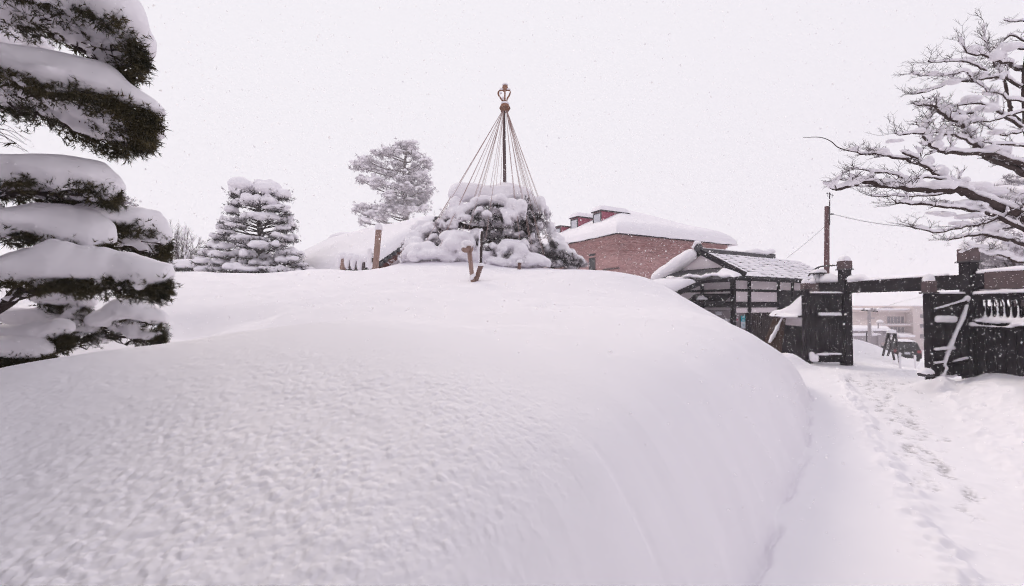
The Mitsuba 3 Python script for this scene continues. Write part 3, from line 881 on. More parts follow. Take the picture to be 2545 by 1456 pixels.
poster = thing('blue_poster', 'turquoise poster with white lettering lines on the entrance screen of the gatehouse', 'poster')
put(poster, hbox(.66, .98, .10, .115, 1.20, 1.47, .002), 'mat_turquoise')
scene['mat_turquoise'] = diffuse(rgb(.02, .32, .38))
part(poster, 'lower_half', hbox(.66, .98, .10, .115, .90, 1.198, .002), 'mat_paper')
mk = MB()
for i, (z, w) in enumerate([(1.42, .15), (1.37, .22), (1.30, .12), (1.25, .20)]):
    mk.add(hbox(.82 - w / 2, .82 + w / 2, .092, .098, z, z + .022, .0))
part(poster, 'print', mk, 'mat_paper', kind='stuff')
part(poster, 'print', MB().add(hbox(.70, .94, .092, .098, 1.08, 1.10, 0)).add(hbox(.70, .94, .092, .098, 1.02, 1.04, 0)).add(hbox(.70, .94, .092, .098, .95, .965, 0)), 'mat_turquoise', kind='stuff')
sg = thing('round_sign', 'small round red and white sign left of the turquoise poster', 'sign')
put(sg, tube([H(.38, .10, 1.30), H(.38, .13, 1.30)], .085, 20), 'mat_paper', 40)
part(sg, 'emblem', tube([H(.38, .085, 1.30), H(.38, .099, 1.30)], .05, 16), 'mat_red', 40)
scene['mat_red'] = diffuse(rgb(.34, .04, .07))

# roofed side wall between gatehouse and gate
sw = thing('roofed_side_wall', 'low black board wall under a steep heap of snow beside the left gate post', 'wall')
A0, A1 = at(1938, 780, 16.2), at(1998, 780, 14.6)
dA = A1 - A0; dA[2] = 0; LA = np.linalg.norm(dA); eA = dA / LA; nA = np.array([-eA[1], eA[0], 0]); WAX = np.array([eA, nA, ZZ])
def W(a, b, z): return np.array([A0[0], A0[1], 0]) + eA * a + nA * b + ZZ * z
put(sw, box(W(LA / 2, .12, .70), (LA + .3, .10, 1.6), WAX), 'mat_black_wood')
for i in range(8):
    a = -.1 + (i + .5) * (LA + .2) / 8
    part(sw, 'board', box(W(a, .045, .55), ((LA + .2) / 8 - .012, .03, 1.30), WAX, .005), 'mat_black_wood')
part(sw, 'plaster_strip', box(W(LA / 2, .05, 1.36), (LA + .2, .04, .26), WAX), 'mat_plaster')
part(sw, 'eave_board', box(W(LA / 2, -.02, 1.58), (LA + .5, .5, .06), WAX), 'mat_black_wood')
bl = Blob(.04, .06, .03, 3, 61)
for q in np.linspace(0, 1, 9):
    z1 = .10 + .62 * q ** 1.7
    bl.ell(W(-.15 + q * (LA + .2), 0, 1.62), (.22, .30, z1), .03)
pieces(sw, 'snow', bl.mesh(), 'mat_snow', True)

pk_ = thing('leaning_planks', 'rough brown planks leaning against the side wall with snow between them', 'planks')
rg = np.random.default_rng(5)
for i in range(6):
    b0, b1 = at(1896 + i * 8, 872 + 2 * i, 15.3 - .05 * i), at(1930 + i * 4, 783 - i, 15.9 - .02 * i)
    part(pk_, 'plank', bar(b0, b1, .10 + .05 * rg.random(), .035, (.3, -.8, .5), .004), 'mat_plank')
scene['mat_plank'] = diffuse(mikit.proc(lambda p, n, uv: MIX((.035, .022, .020), (.17, .105, .085), FB(p.x * 30, p.y * 30, p.z * 5, 3))))
for (u0, v0, u1, v1, r) in [(1918, 838, 1943, 790, .05), (1912, 850, 1928, 822, .06), (1926, 832, 1938, 806, .03)]:
    pieces(pk_, 'snow', snow_run([at(u0, v0, 15.15), at((u0 + u1) / 2, (v0 + v1) / 2, 15.28), at(u1, v1, 15.45)], [r * .8, r, r * .6], .02, .015, int(u0), .7), 'mat_snow', True)

# ------------------------------------------------------------------ the brick storehouse
BC = np.array([7.9, 32.0, 0.0]); BLd = np.array([-.4675, .884, 0]); BR_ = np.array([.884, .4675, 0]); BAX = np.array([BR_, BLd, ZZ])


def B(r, l, z):
    return BC + BR_ * r + BLd * l + ZZ * z


def bbox(r0, r1, l0, l1, z0, z1, bev=.0):
    return box(B((r0 + r1) / 2, (l0 + l1) / 2, (z0 + z1) / 2), (r1 - r0, l1 - l0, z1 - z0), BAX, bev)


def brick_c(p, n, uv):
    side = dr.abs(n.x * BR_[0] + n.y * BR_[1]) > .7
    u = dr.select(side, p.x * BLd[0] + p.y * BLd[1], p.x * BR_[0] + p.y * BR_[1])
    row = dr.floor(p.z / .085); fv = p.z / .085 - row
    uu = u / .23 + 0.5 * (row - 2 * dr.floor(row / 2)); col = dr.floor(uu); fu = uu - col
    mort = dr.select((fv < .16) | (fu < .06), 1.0, 0.0)
    t = mikit.cell_rand(col, row, 3)
    c = MIX((.33, .165, .16), (.50, .31, .30), t)
    c = c * (0.8 + .4 * FB(p.x * .5, p.y * .5, p.z * .8, 3))
    return MIX(c, (.36, .27, .26), mort * .75)


scene['mat_brick'] = diffuse(mikit.proc(brick_c))
bk = thing('brick_storehouse', 'red brick storehouse with a corbelled cornice under a thick snow roof', 'building')
LR, LL = 11.8, 16.0
part(bk, 'wall', bbox(0, LR, 0, LL, 1.0, 7.16), 'mat_brick')
for k, (z0, z1, o) in enumerate([(6.86, 7.14, .34), (6.66, 6.86, .24), (6.50, 6.66, .14), (6.06, 6.20, .10), (5.74, 5.86, .07)]):
    part(bk, 'cornice', bbox(-o, LR + o, -o, LL + o, z0, z1), 'mat_brick')
part(bk, 'eave', bbox(-.62, LR + .62, -.62, LL + .62, 7.14, 7.30), 'mat_tile')
w = part(bk, 'window', MB().add(bbox(-.05, .03, 2.62, 2.72, 4.2, 6.05)).add(bbox(-.05, .03, 3.32, 3.42, 4.2, 6.05)).add(bbox(-.05, .03, 2.62, 3.42, 5.95, 6.08)).add(bbox(-.04, .03, 2.99, 3.05, 4.2, 6.0)), 'mat_dark_metal')
part(w, 'pane', bbox(-.025, -.015, 2.72, 3.32, 4.2, 5.95), 'mat_dark_pane')
scene['mat_dark_pane'] = rough(rgb(.03, .028, .034), .3, .3)
part(bk, 'sill', bbox(-.14, .02, -.2, 1.6, 4.62, 4.72), 'mat_copper')
# hipped roof under snow
rz, ez = 10.35, 7.30
e00, e10, e11, e01 = B(-.62, -.62, ez), B(LR + .62, -.62, ez), B(LR + .62, LL + .62, ez), B(-.62, LL + .62, ez)
r0, r1 = B(LR / 2, 6.2, rz), B(LR / 2, LL - 5.5, rz)
RBm = MB()
for q in ([e00, e10, r0], [e10, e11, r1, r0], [e11, e01, r1], [e01, e00, r0, r1]):
    RBm.add(np.array(q), np.array([[0, i, i + 1] for i in range(1, len(q) - 1)]))
rf = part(bk, 'roof', RBm, 'mat_tile')


def hip_snow():
    """One skin of snow over the four slopes, rounded at the eaves and sagging over them."""
    o, hs = .30, .12
    r = np.arange(-.62 - o, LR + .62 + o + hs, hs); l = np.arange(-.62 - o, LL + .62 + o + hs, hs)
    R, L = np.meshgrid(r, l, indexing='ij')
    de = np.minimum(np.minimum(R + .62 + o, LR + .62 + o - R), np.minimum(L + .62 + o, LL + .62 + o - L))
    dl = np.minimum(np.minimum(R + .62, LR + .62 - R) / (LR / 2 + .62), np.minimum(L + .62, LL + .62 - L) / (6.2 + .62))
    base = ez + (rz - ez) * np.clip(dl, -.1, 1)
    p3 = np.stack([R, L, 0 * R], -1)
    th = .72 * np.sqrt(np.maximum(1 - np.clip(1 - de / .9, 0, 1) ** 2, 0)) * (1 + .35 * (meshkit.fbm(p3 * .5, 3, 71) - .5))
    top = base + th
    sm = top.copy()
    for _ in range(10):
        sm[1:-1, 1:-1] = (sm[1:-1, 1:-1] + sm[:-2, 1:-1] + sm[2:, 1:-1] + sm[1:-1, :-2] + sm[1:-1, 2:]) / 5
    t_in = np.clip(de / 1.2, 0, 1)
    top = top * (1 - t_in) + sm * t_in
    under = base - .02 - .16 * np.exp(-((de - .2) / .25) ** 2) * meshkit.noise(p3 * 1.3, 72)
    n0, n1 = R.shape
    def W3(z): return (BC + R[..., None] * BR_ + L[..., None] * BLd + z[..., None] * ZZ).reshape(-1, 3)
    vi = np.arange(n0 * n1).reshape(n0, n1)
    q = np.stack([vi[:-1, :-1], vi[1:, :-1], vi[1:, 1:], vi[:-1, 1:]], -1).reshape(-1, 4)
    edge = np.concatenate([vi[:, 0], vi[-1, 1:], vi[-2::-1, -1], vi[0, -2:0:-1]])
    e2 = np.roll(edge, -1)
    side = np.stack([edge, edge + n0 * n1, e2 + n0 * n1, e2], 1)
    return MB().add(W3(top), q).add(W3(under), q[:, ::-1]), np.vstack([W3(top), W3(under)]), np.vstack([q, q[:, ::-1] + n0 * n1, side])


_, hv, hf = hip_snow()
part(rf, 'snow', (hv, hf), 'mat_snow', True, label='deep smooth snow over the hipped roof')
scene['mat_pink_paint'] = diffuse(mikit.proc(lambda p, n, uv: MIX((.30, .075, .12), (.42, .13, .18), FB(p.x * 3, p.y * 3, p.z * 3, 2))))
for i, (d, l, wl_, zt, zb, dep) in enumerate([(1.3, 3.45, 1.0, 9.75, 7.9, 1.9), (1.3, 6.7, 1.0, 9.80, 7.9, 2.2), (.8, 8.7, 1.0, 9.25, 7.6, 1.8)]):
    dm_ = part(bk, 'dormer', bbox(d, d + dep + 1.2, l, l + wl_, zb, zt), 'mat_pink_paint', label='pink painted dormer' if i == 0 else None)
    part(dm_, 'roof', bbox(d - .16, d + dep + 1.2, l - .14, l + wl_ + .14, zt, zt + .09), 'mat_dark_metal')
    part(dm_, 'frame', MB().add(bbox(d - .05, d - .001, l - .05, l + .07, zb, zt - .06)).add(bbox(d - .05, d - .001, l + wl_ - .07, l + wl_ + .05, zb, zt - .06)).add(bbox(d - .05, d - .001, l + .07, l + wl_ - .07, zt - .18, zt - .06)), 'mat_dark_metal')
    part(dm_, 'pane', bbox(d - .03, d - .002, l + .07, l + wl_ - .07, zb, zt - .18), 'mat_pale_pane')
    if i < 2:
        part(dm_, 'snow', pillow([B(d - .2, l - .2, zt + .09), B(d + dep + 1, l - .2, zt + .09), B(d + dep + 1, l + wl_ + .2, zt + .09), B(d - .2, l + wl_ + .2, zt + .09)], .42, 8, 6, .3, .05, 1, i), 'mat_snow', True)
scene['mat_pale_pane'] = rough(rgb(.50, .50, .55), .3, .5)

# ------------------------------------------------------------------ the old wooden house at the left of the roped pine
jh = thing('wooden_house', 'low old wooden house with a dark red eave and a heavy snow roof', 'house')
scene['mat_red_wood'] = diffuse(mikit.proc(lambda p, n, uv: MIX((.045, .018, .018), (.15, .05, .042), FB(p.x * 4, p.y * 4, p.z * 14, 3))))
J2 = unit(np.array([.62, .78, 0])); J1 = np.array([-.78, .62, 0]); J0 = np.array([-6.75, 20.9, 0])     # across the slope, along the ridge


def J(r, s, z): return J0 + J1 * r + J2 * s + ZZ * z


JE, JR, JS, JL = 3.75, 6.75, 4.0, 11.5
part(jh, 'wall', prism([J(.95, .9, 1.5), J(.95, .9, JE + .3), J(.95, JS, JR - .3), J(.95, 2 * JS - .9, JE + .3), J(.95, 2 * JS - .9, 1.5)], J1 * (JL - 1.5)), 'mat_plaster')
part(jh, 'roof', MB().add(prism([J(0, 0, JE), J(JL, 0, JE), J(JL, JS, JR - .3), J(0, JS, JR)], (0, 0, -.14))).add(prism([J(0, 2 * JS, JE), J(JL, 2 * JS, JE), J(JL, JS, JR - .3), J(0, JS, JR)], (0, 0, -.14))), 'mat_tile')
part(jh, 'verge_board', MB().add(bar(J(.06, -.05, JE - .32), J(.06, JS, JR - .32), .09, .36)).add(bar(J(.06, 2 * JS + .05, JE - .32), J(.06, JS, JR - .32), .09, .36)), 'mat_red_wood', label='dark red verge board')
part(jh, 'soffit', MB().add(prism([J(.1, 0, JE - .2), J(.95, 0, JE - .2), J(.95, JS, JR - .2), J(.1, JS, JR - .2)], (0, 0, -.06))), 'mat_red_wood')
for k in range(4):
    s = .5 + k * 1.05
    part(jh, 'purlin', bar(J(-.04, s, JE - .36 + s * .75), J(.95, s, JE - .36 + s * .75), .16, .2), 'mat_red_wood')
for k in range(15):
    s = .1 + k * .27
    part(jh, 'verge_tile', tube([J(-.12, s, JE - .05 + s * .75), J(.12, s, JE - .05 + s * .75)], .12, 9), 'mat_tile', 40)
part(jh, 'snow', pillow([J(-.05, -.2, JE + .03), J(JL + .3, -.2, JE + .03), J(JL + .3, JS + .35, JR - .28), J(-.05, JS + .35, JR + .03)], .62, 40, 18, .7, .10, .45, 81, (0, 0, 1), .0), 'mat_snow', True)
part(jh, 'snow', pillow([J(-.05, JS - .1, JR + .03), J(JL, JS - .1, JR - .28), J(JL, 2 * JS + .1, JE), J(-.05, 2 * JS + .1, JE)], .55, 30, 12, .7, .10, .45, 82, (0, 0, 1), .0), 'mat_snow', True)
part(jh, 'ridge_ornament', box(J(-.2, JS - .05, JR + .02), (.36, .3, .18), None, .04), 'mat_tile')
# entrance gable at its far end
q0 = at(850, 632, 34)
part(jh, 'porch_gable', MB().add(prism([at(828, 612, 31.2), at(872, 622, 31.2), at(850, 642, 31.2), at(832, 640, 31.2)], (0.3, .8, 0))).add(prism([at(833, 604, 31.2), at(841, 606, 31.2), at(840, 616, 31.2)], (.2, .5, 0))), 'mat_tile')
part(jh, 'porch_beam', bar(at(866, 618, 31.1), at(872, 640, 31.1), .1, .12), 'mat_tile')
part(jh, 'porch_tile', prism([at(869, 603, 31), at(878, 608, 31), at(874, 612, 31)], (.2, .5, 0)), 'mat_tile')
bl = Blob(.12, .18, .08, 1.0, 83)
for u, v, Y, r in [(842, 598, 34.6, (.8, .9, .55)), (862, 597, 34.6, (.8, .9, .6)), (884, 606, 33.2, (.9, .9, .95)), (904, 618, 33, (.9, .9, 1.1)), (880, 628, 32.6, (.6, .7, .5)), (925, 600, 34, (1.1, 1, 1.1)), (905, 600, 34.5, (1, 1, .9))]:
    bl.ell(at(u, v, Y), r)
pieces(jh, 'snow', bl.mesh(), 'mat_snow', True)
# low outbuilding with its tiled edge
lo = thing('low_shed', 'low shed almost buried in snow, its dark roof edge just showing', 'shed')
put(lo, prism([at(772, 656, 30), at(858, 655, 30), at(858, 662, 30), at(786, 660, 30)], (0, 3, 0)), 'mat_tile')
bl = Blob(.12, .2, .06, 1.0, 84)
for u, v, Y, r in [(790, 653, 30.5, (1.0, 1.2, .22)), (815, 651, 30.6, (1.2, 1.3, .28)), (842, 650, 30.8, (1.1, 1.4, .42)), (872, 652, 30.6, (.8, 1.2, .36))]:
    bl.ell(at(u, v, Y), r)
pieces(lo, 'snow', bl.mesh(), 'mat_snow', True)
part(lo, 'sign_board', box(at(839, 658, 27.8), (.62, .04, .26)), 'mat_log')

# ------------------------------------------------------------------ posts standing in the garden
sp = thing('tree_stake', 'tall squared pale wooden stake leaning in the snow left of the roped pine', 'stake')
a, b = at(931.5, 680, 17.5), at(941, 571, 17.5)
put(sp, bar(a, b, .20, .19, (0, 1, 0), .012), 'mat_log')
part(sp, 'snow_cap', dome(b, .15, .15, .27, None, 18, 2.8, 3, .04), 'mat_snow', True)
for i, (u, v0, v1, w, wn) in enumerate([(852, 664, 640, .13, 0), (871, 664, 642, .09, 1), (886.5, 664, 645, .08, 2), (903, 664, 648, .08, 3)]):
    f = thing('fence_stake', ['thick snow-capped fence stake nearest the low shed', 'second snow-capped fence stake from the low shed', 'third snow-capped fence stake from the low shed', 'thin snow-capped fence stake nearest the tall leaning stake'][i], 'stake', 'fence stakes left of the roped pine')
    put(f, tube([at(u, v0 + 6, 20), at(u, v1, 20)], [w, w * .95], 9), 'mat_log' if i == 0 else 'mat_grey_bark', True)
    bl = Blob(.035, .05, .02, 4, i)
    bl.ell(at(u, v1 - 2, 20), (.24, .22, .24), .10).ell(at(u - 9, v1 + 10, 20), (.14, .18, .34), .30)
    part(f, 'snow_cap', bl.mesh(), 'mat_snow', True)
sp2 = thing('snow_clad_pole', 'thin dark pole plastered white with snow beside the tall leaning stake', 'pole')
put(sp2, tube([at(923, 662, 19), at(923.5, 628, 19)], .03, 6), 'mat_bark', True)
pieces(sp2, 'snow', snow_run([at(918.5, 662, 19), at(918.5, 622, 19)], [.12, .10], .03, .02, 3, 1.0), 'mat_snow', True)
part(sp2, 'tag', box(at(926, 646, 18.95), (.07, .03, .18)), 'mat_bark')

# ------------------------------------------------------------------ utility pole behind the gatehouse
up = thing('utility_pole', 'reddish brown utility pole with an aerial rising behind the gatehouse', 'utility pole')
p0, p1 = at(2053.5, 790, 24), at(2054.5, 513, 24)
put(up, tube([p0, p1], [.14, .115], 12), 'mat_pole', True)
scene['mat_pole'] = diffuse(mikit.proc(lambda p, n, uv: MIX((.085, .045, .05), (.20, .115, .12), FB(p.x * 14, p.y * 14, p.z * 1.5, 3))))
am = part(up, 'aerial_mast', tube([at(2061, 559, 23.8), at(2061, 478, 23.8)], .028, 6), 'mat_dark_metal')
part(am, 'aerial', MB().add(tube([at(2053, 480, 23.7), at(2071, 486, 24.2)], .016, 5)).add(tube([at(2057, 476, 23.9), at(2056, 488, 23.9)], .012, 4)).add(tube([at(2063, 479, 23.9), at(2062, 490, 23.9)], .012, 4)).add(tube([at(2068, 481, 23.9), at(2067, 491, 23.9)], .012, 4)), 'mat_dark_metal')
part(up, 'insulator', MB().add(tube([at(2058, 531, 23.9), at(2070, 532, 23.9)], .045, 6)), 'mat_dark_metal')


def wire(pts, r, k=10):
    return tube(smooth_path(pts, k), r, 4)


wk = thing('overhead_wire', 'thin sagging overhead wire running right from the utility pole', 'wire')
put(wk, wire([at(2068, 532, 23.9), at(2160, 552, 22), at(2275, 564, 20), at(2420, 560, 18)], .012), 'mat_dark_metal')
wk = thing('guy_wire', 'thin guy wire slanting down from the utility pole to the gatehouse ridge', 'wire')
put(wk, wire([at(2050, 562, 24), at(2003, 603, 22.5), at(1955, 641, 21)], .009), 'mat_dark_metal')

# ------------------------------------------------------------------ the street seen through the gate
scene['mat_pale_wall'] = diffuse(mikit.proc(lambda p, n, uv: MIX((.55, .47, .46), (.66, .58, .57), FB(p.x * .4, p.y * .4, p.z * .4, 3))))
scene['mat_far_glass'] = rough(rgb(.21, .185, .21), .3, .5)  # base colour paled to stand in for reflected sky and haze
scene['mat_grey_wall'] = diffuse(rgb(.36, .325, .345))
ap = thing('apartment_block', 'pale three storey block with long window bands down the street', 'building')
D = 62.0


def street_box(u0, u1, v0, v1, Y, dep, bev=0):
    a, b = at(u0, v1, Y), at(u1, v0, Y)
    return box(((a[0] + b[0]) / 2, Y + dep / 2, (a[2] + b[2]) / 2), (abs(b[0] - a[0]), dep, abs(b[2] - a[2])), None, bev)


put(ap, street_box(2188, 2276, 773, 930, D, 11), 'mat_pale_wall')
part(ap, 'stair_tower', street_box(2272, 2345, 761, 940, D - 1.2, 13), 'mat_pale_wall')
part(ap, 'roof_slab', street_box(2182, 2273, 771, 776, D - .7, 12), 'mat_pale_wall')
part(ap, 'snow', street_box(2181, 2273, 766.5, 771, D - .8, 12, .2), 'mat_snow')
part(ap, 'snow', street_box(2271, 2346, 758.5, 761, D - 1.4, 13, .1), 'mat_snow')
part(ap, 'sign_frame', MB().add(street_box(2196, 2228, 763.5, 766.6, D + 2, .3)), 'mat_grey_wall')
for (u0, u1, v0, v1, n) in [(2203, 2246, 786.5, 803, 5), (2262, 2274, 787, 803, 1), (2212, 2247, 813, 826, 4), (2262, 2274, 813, 826, 1), (2203, 2247, 838, 852, 4)]:
    for i in range(n):
        a, b = u0 + (u1 - u0) * i / n, u0 + (u1 - u0) * (i + 1) / n
        wnd = part(ap, 'window', street_box(a + .5, b - .5, v0, v1, D - .06, .3), 'mat_far_glass')
        part(wnd, 'frame', MB().add(street_box(a, a + .7, v0 - .4, v1 + .4, D - .1, .2)).add(street_box(a + .7, b, v0 - .6, v0, D - .1, .2)), 'mat_pale_wall')
for v in (806.5, 829):
    part(ap, 'balcony_ledge', street_box(2186, 2271, v, v + 4, D - .9, 1.0), 'mat_pale_wall')
    part(ap, 'snow', street_box(2186, 2271, v - 1.7, v - .05, D - .9, .9, .1), 'mat_snow')
for v0, v1 in ((781, 790), (805, 815), (830, 840)):
    part(ap, 'window', street_box(2287, 2294, v0, v1, D - 1.26, .3), 'mat_far_glass')
part(ap, 'entrance_canopy', street_box(2236, 2274, 838, 842, D - 4, 4), 'mat_pale_wall')
part(ap, 'snow', street_box(2235, 2275, 832, 838, D - 4.1, 4, .3), 'mat_snow')
part(ap, 'entrance_shade', street_box(2238, 2272, 846, 852, D - 2.4, 1), 'mat_far_glass')  # dark slab in place of the shade under the canopy

lh = thing('far_house', 'low pale house with a snowy roof left of the apartment block', 'house')
put(lh, street_box(2080, 2190, 793, 860, 70, 8), 'mat_pale_wall')
part(lh, 'snow_roof', pillow([at(2076, 794, 69), at(2194, 794, 69), at(2184, 784, 75), at(2090, 784, 75)], .5, 10, 8, .5, .1, .3, 2), 'mat_snow', True)
part(lh, 'window', street_box(2128, 2136, 800, 808, 69.9, .2), 'mat_far_glass')
part(lh, 'window', street_box(2146, 2162, 800, 806, 69.9, .2), 'mat_far_glass')
lh = thing('far_shed', 'long low shed with a thick snow roof behind the street wall', 'shed')
put(lh, street_box(2090, 2212, 818, 850, 56, 6), 'mat_grey_wall')
part(lh, 'snow_roof', pillow([at(2086, 822, 55), at(2214, 822, 55), at(2206, 815, 61), at(2092, 814, 61)], .4, 12, 8, .5, .1, .3, 4), 'mat_snow', True)
part(lh, 'opening', street_box(2196, 2210, 822, 830, 55.9, .2), 'mat_far_glass')
sw_ = thing('street_wall', 'grey block wall with snow on top along the street', 'wall')
put(sw_, street_box(2080, 2188, 835, 880, 46, .3), 'mat_grey_wall')
part(sw_, 'snow', street_box(2078, 2190, 829, 835, 45.9, .6, .12), 'mat_snow')
part(sw_, 'pillar', street_box(2183, 2189, 832, 880, 45.8, .5), 'mat_grey_wall')
gl = thing('goal_frame', 'thin rectangular metal frame standing by the street wall', 'frame')
put(gl, MB().add(tube([at(2153, 862, 44), at(2153, 824, 44)], .05, 6)).add(tube([at(2153, 824, 44), at(2164, 824, 44)], .05, 6)).add(tube([at(2164, 824, 44), at(2164, 862, 44)], .05, 6)), 'mat_dark_metal')
u2 = thing('utility_pole', 'grey utility pole with crossarms on the street beyond the gate', 'utility pole')
put(u2, tube([at(2161.5, 872, 43), at(2159, 770, 43)], [.17, .13], 9), 'mat_grey_wall', True)
part(u2, 'crossarm', bar(at(2141, 771, 43), at(2180, 774, 43), .1, .12), 'mat_dark_metal')
part(u2, 'crossarm', bar(at(2154, 790, 43), at(2172, 790.5, 43), .1, .12), 'mat_grey_wall')
part(u2, 'insulator', MB().add(box(at(2166, 769, 43), (.15, .15, .3))).add(box(at(2174, 770, 43), (.15, .15, .3))).add(box(at(2146, 769, 43), (.12, .12, .25))), 'mat_grey_wall', kind='stuff')
for i, P_ in enumerate([[(2142, 770, 43), (2120, 776, 44), (2060, 770, 45)], [(2175, 771, 43), (2230, 752, 47), (2300, 735, 50)], [(2172, 790, 43), (2120, 800, 44), (2060, 798, 45)], [(2178, 774, 43), (2240, 772, 47), (2300, 762, 50)]]):
    k = thing('street_wire', ['wire leaving the street pole to the left at its top', 'wire rising right from the street pole', 'wire leaving the street pole to the left at its lower arm', 'wire running right past the apartment block roof'][i], 'wire')
    put(k, wire([at(*p) for p in P_], .016, 6), 'mat_grey_wall')
um = thing('snowy_lamp', 'street lamp with a cap of snow before the apartment block', 'street lamp')
put(um, tube([at(2182, 816, 48), at(2182, 802, 48)], .06, 6), 'mat_grey_wall')
part(um, 'head', box(at(2186, 802, 48), (.5, .3, .16)), 'mat_grey_wall')
part(um, 'snow_cap', dome(at(2186, 801, 48), .34, .3, .28, None, 14, 2.4), 'mat_snow', True)

# A-board frame, snow-furred marker posts
af = thing('folding_sign_frame', 'black folding frame with snow on its top just beyond the gate', 'sign frame')
Ya = 16.6
for i, (p, q) in enumerate([((2208, 829), (2186, 874)), ((2212, 829), (2211.5, 884)), ((2213, 829), (2199, 874)), ((2224, 829), (2236, 890))]):
    pass
lt, rt = at(2206, 829, Ya), at(2223, 829, Ya)
legs = [(lt, at(2196, 873, Ya - .1)), (lt + np.array([.03, 0, 0]), at(2219, 881, Ya - .4)), (rt, at(2209, 873, Ya)), (rt + np.array([.03, 0, 0]), at(2233, 889, Ya - .5))]
legs = [(a, a + (b - a) * 1.25) for a, b in legs]
for a, b in legs:
    part(af, 'leg', bar(a, b, .05, .05, (0, 1, 0)), 'mat_dark_metal')
part(af, 'top_bar', bar(lt, rt, .06, .07), 'mat_dark_metal')
for (a, b), (c, d), t in ((legs[0], legs[2], .62), (legs[1], legs[3], .62)):
    part(af, 'rung', bar(a + (b - a) * t, c + (d - c) * t, .03, .03), 'mat_dark_metal')
part(af, 'snow_cap', dome((lt + rt) / 2 + ZZ * .03, .17, .10, .13, None, 18, 3, 2, .02), 'mat_snow', True)
for i, (u, v0, v1, Y, r) in enumerate([(2235.5, 950, 878, 13.6, .030), (2295 - 22, 935, 884, 15.5, .028)]):
    f = thing('marker_post', ['snow-furred white marker post in the gateway, nearer one', 'snow-furred thin marker post beside the parked car'][i], 'post')
    put(f, tube([at(u, v0, Y), at(u, v1, Y)], [r * .7, r * .7], 8), 'mat_paper', True)
    pieces(f, 'snow', snow_run([at(u, v0 - 8, Y - .02), at(u + .6, (v0 + v1) / 2, Y - .02), at(u, v1, Y)], [r * .7, r, r * 1.25], .016, .006, 5 + i, 1.0, .008), 'mat_snow', True)

# parked car, seen from behind
car = thing('parked_car', 'dark parked estate car seen from behind with snow on its roof', 'car')
CO = at(2254, 897, 34); CO[2] -= .1
cf = unit(np.array([CO[0], CO[1], 0]) + np.array([-6, 8, 0])); cr = np.array([cf[1], -cf[0], 0]); CAX = np.array([cr, cf, ZZ])


def C(x, y, z): return CO + cr * x + cf * y + ZZ * z


scene['mat_car'] = {'type': 'principled', 'base_color': rgb(.014, .011, .014), 'roughness': .4, 'specular': .25, 'clearcoat': .15}
scene['mat_tyre'] = diffuse(rgb(.02, .02, .02))
scene['mat_tail'] = rough(rgb(.30, .05, .06), .3, .5)
prof = [(-.0, .35), (-.06, .62), (-.02, .95), (.10, 1.02), (.42, 1.52), (.75, 1.60), (2.1, 1.58), (2.9, 1.10), (4.2, .92), (4.35, .6), (4.3, .35)]
V = []
for sx, inn in ((-1, 1), (-.95, 0), (.95, 0), (1, 1)):
    for y, z in prof:
        k = .86 - .16 * max(z - .95, 0) / .6 - (.0 if inn else 0)
        V.append((sx * (k if abs(sx) == 1 else k + .02), y + (.03 if abs(sx) == 1 else 0), z - (.03 if abs(sx) == 1 else 0)))
hull = trimesh.convex.convex_hull(np.array([v for v in V if v[2] < 1.04]))
hull2 = trimesh.convex.convex_hull(np.array([v for v in V if v[2] > .9 and v[1] < 3.0]))
for nm, h_ in (('body', hull), ('cabin', hull2)):
    part(car, nm, (np.array(h_.vertices) @ CAX + CO, h_.faces), 'mat_car', 35)
part(car, 'rear_window', (np.array([C(-.62, .13, 1.05), C(.62, .13, 1.05), C(.54, .36, 1.46), C(-.54, .36, 1.46)]) - cf * .045 + ZZ * .02, np.array([[0, 1, 2, 3]])), 'mat_dark_pane')
for s in (-1, 1):
    part(car, 'tail_light', box(C(s * .72, -.03, .86), (.26, .08, .20), CAX, .02), 'mat_tail')
    for y in (.75, 3.5):
        part(car, 'wheel', tube([C(s * .62, y, .33), C(s * .84, y, .33)], .33, 16), 'mat_tyre', 40)
part(car, 'bumper', box(C(0, -.06, .50), (1.66, .14, .26), CAX, .04), 'mat_car')
part(car, 'number_plate', box(C(0, -.085, .72), (.34, .02, .17), CAX), 'mat_paper')
part(car, 'wiper', bar(C(-.05, .08, 1.10), C(.38, .12, 1.18), .02, .02), 'mat_tyre')
part(car, 'snow', pillow([C(-.62, .36, 1.58), C(.62, .36, 1.58), C(.60, 2.2, 1.57), C(-.60, 2.2, 1.57)], .13, 10, 10, .12, .02, 2, 3), 'mat_snow', True)

# ------------------------------------------------------------------ needles, twigs
def needle_sprays(pos, axis, rng, k=12, length=.030, width=.005, spray=.07):
    """Short shoots set with narrow needles: pos, axis (n x 3)."""
    n = len(pos)
    t = np.tile(np.linspace(.05, 1, k), (n, 1)) + rng.uniform(-.04, .04, (n, k))
    base = pos[:, None] + axis[:, None] * (t * spray * rng.uniform(.7, 1.3, (n, 1)))[..., None]
    rnd = unit(rng.normal(size=(n, k, 3)))
    d = unit(axis[:, None] * .55 + rnd * .85)
    L = length * rng.uniform(.7, 1.25, (n, k, 1))
    side = unit(np.cross(d, rng.normal(size=(n, k, 3)))) * width * .5
    tri = np.stack([base - side, base + side, base + d * L], 2).reshape(-1, 3)
    v = [tri]; f = [np.arange(len(tri)).reshape(-1, 3)]
    return tri, f[0]


def polyline(pts, s):
    p = np.asarray(pts, float)
    d = np.concatenate([[0], np.cumsum(np.linalg.norm(np.diff(p[:, :2], axis=0), axis=1))]); d /= d[-1]
    return np.stack([np.interp(s, d, p[:, k]) for k in range(p.shape[1])], -1)


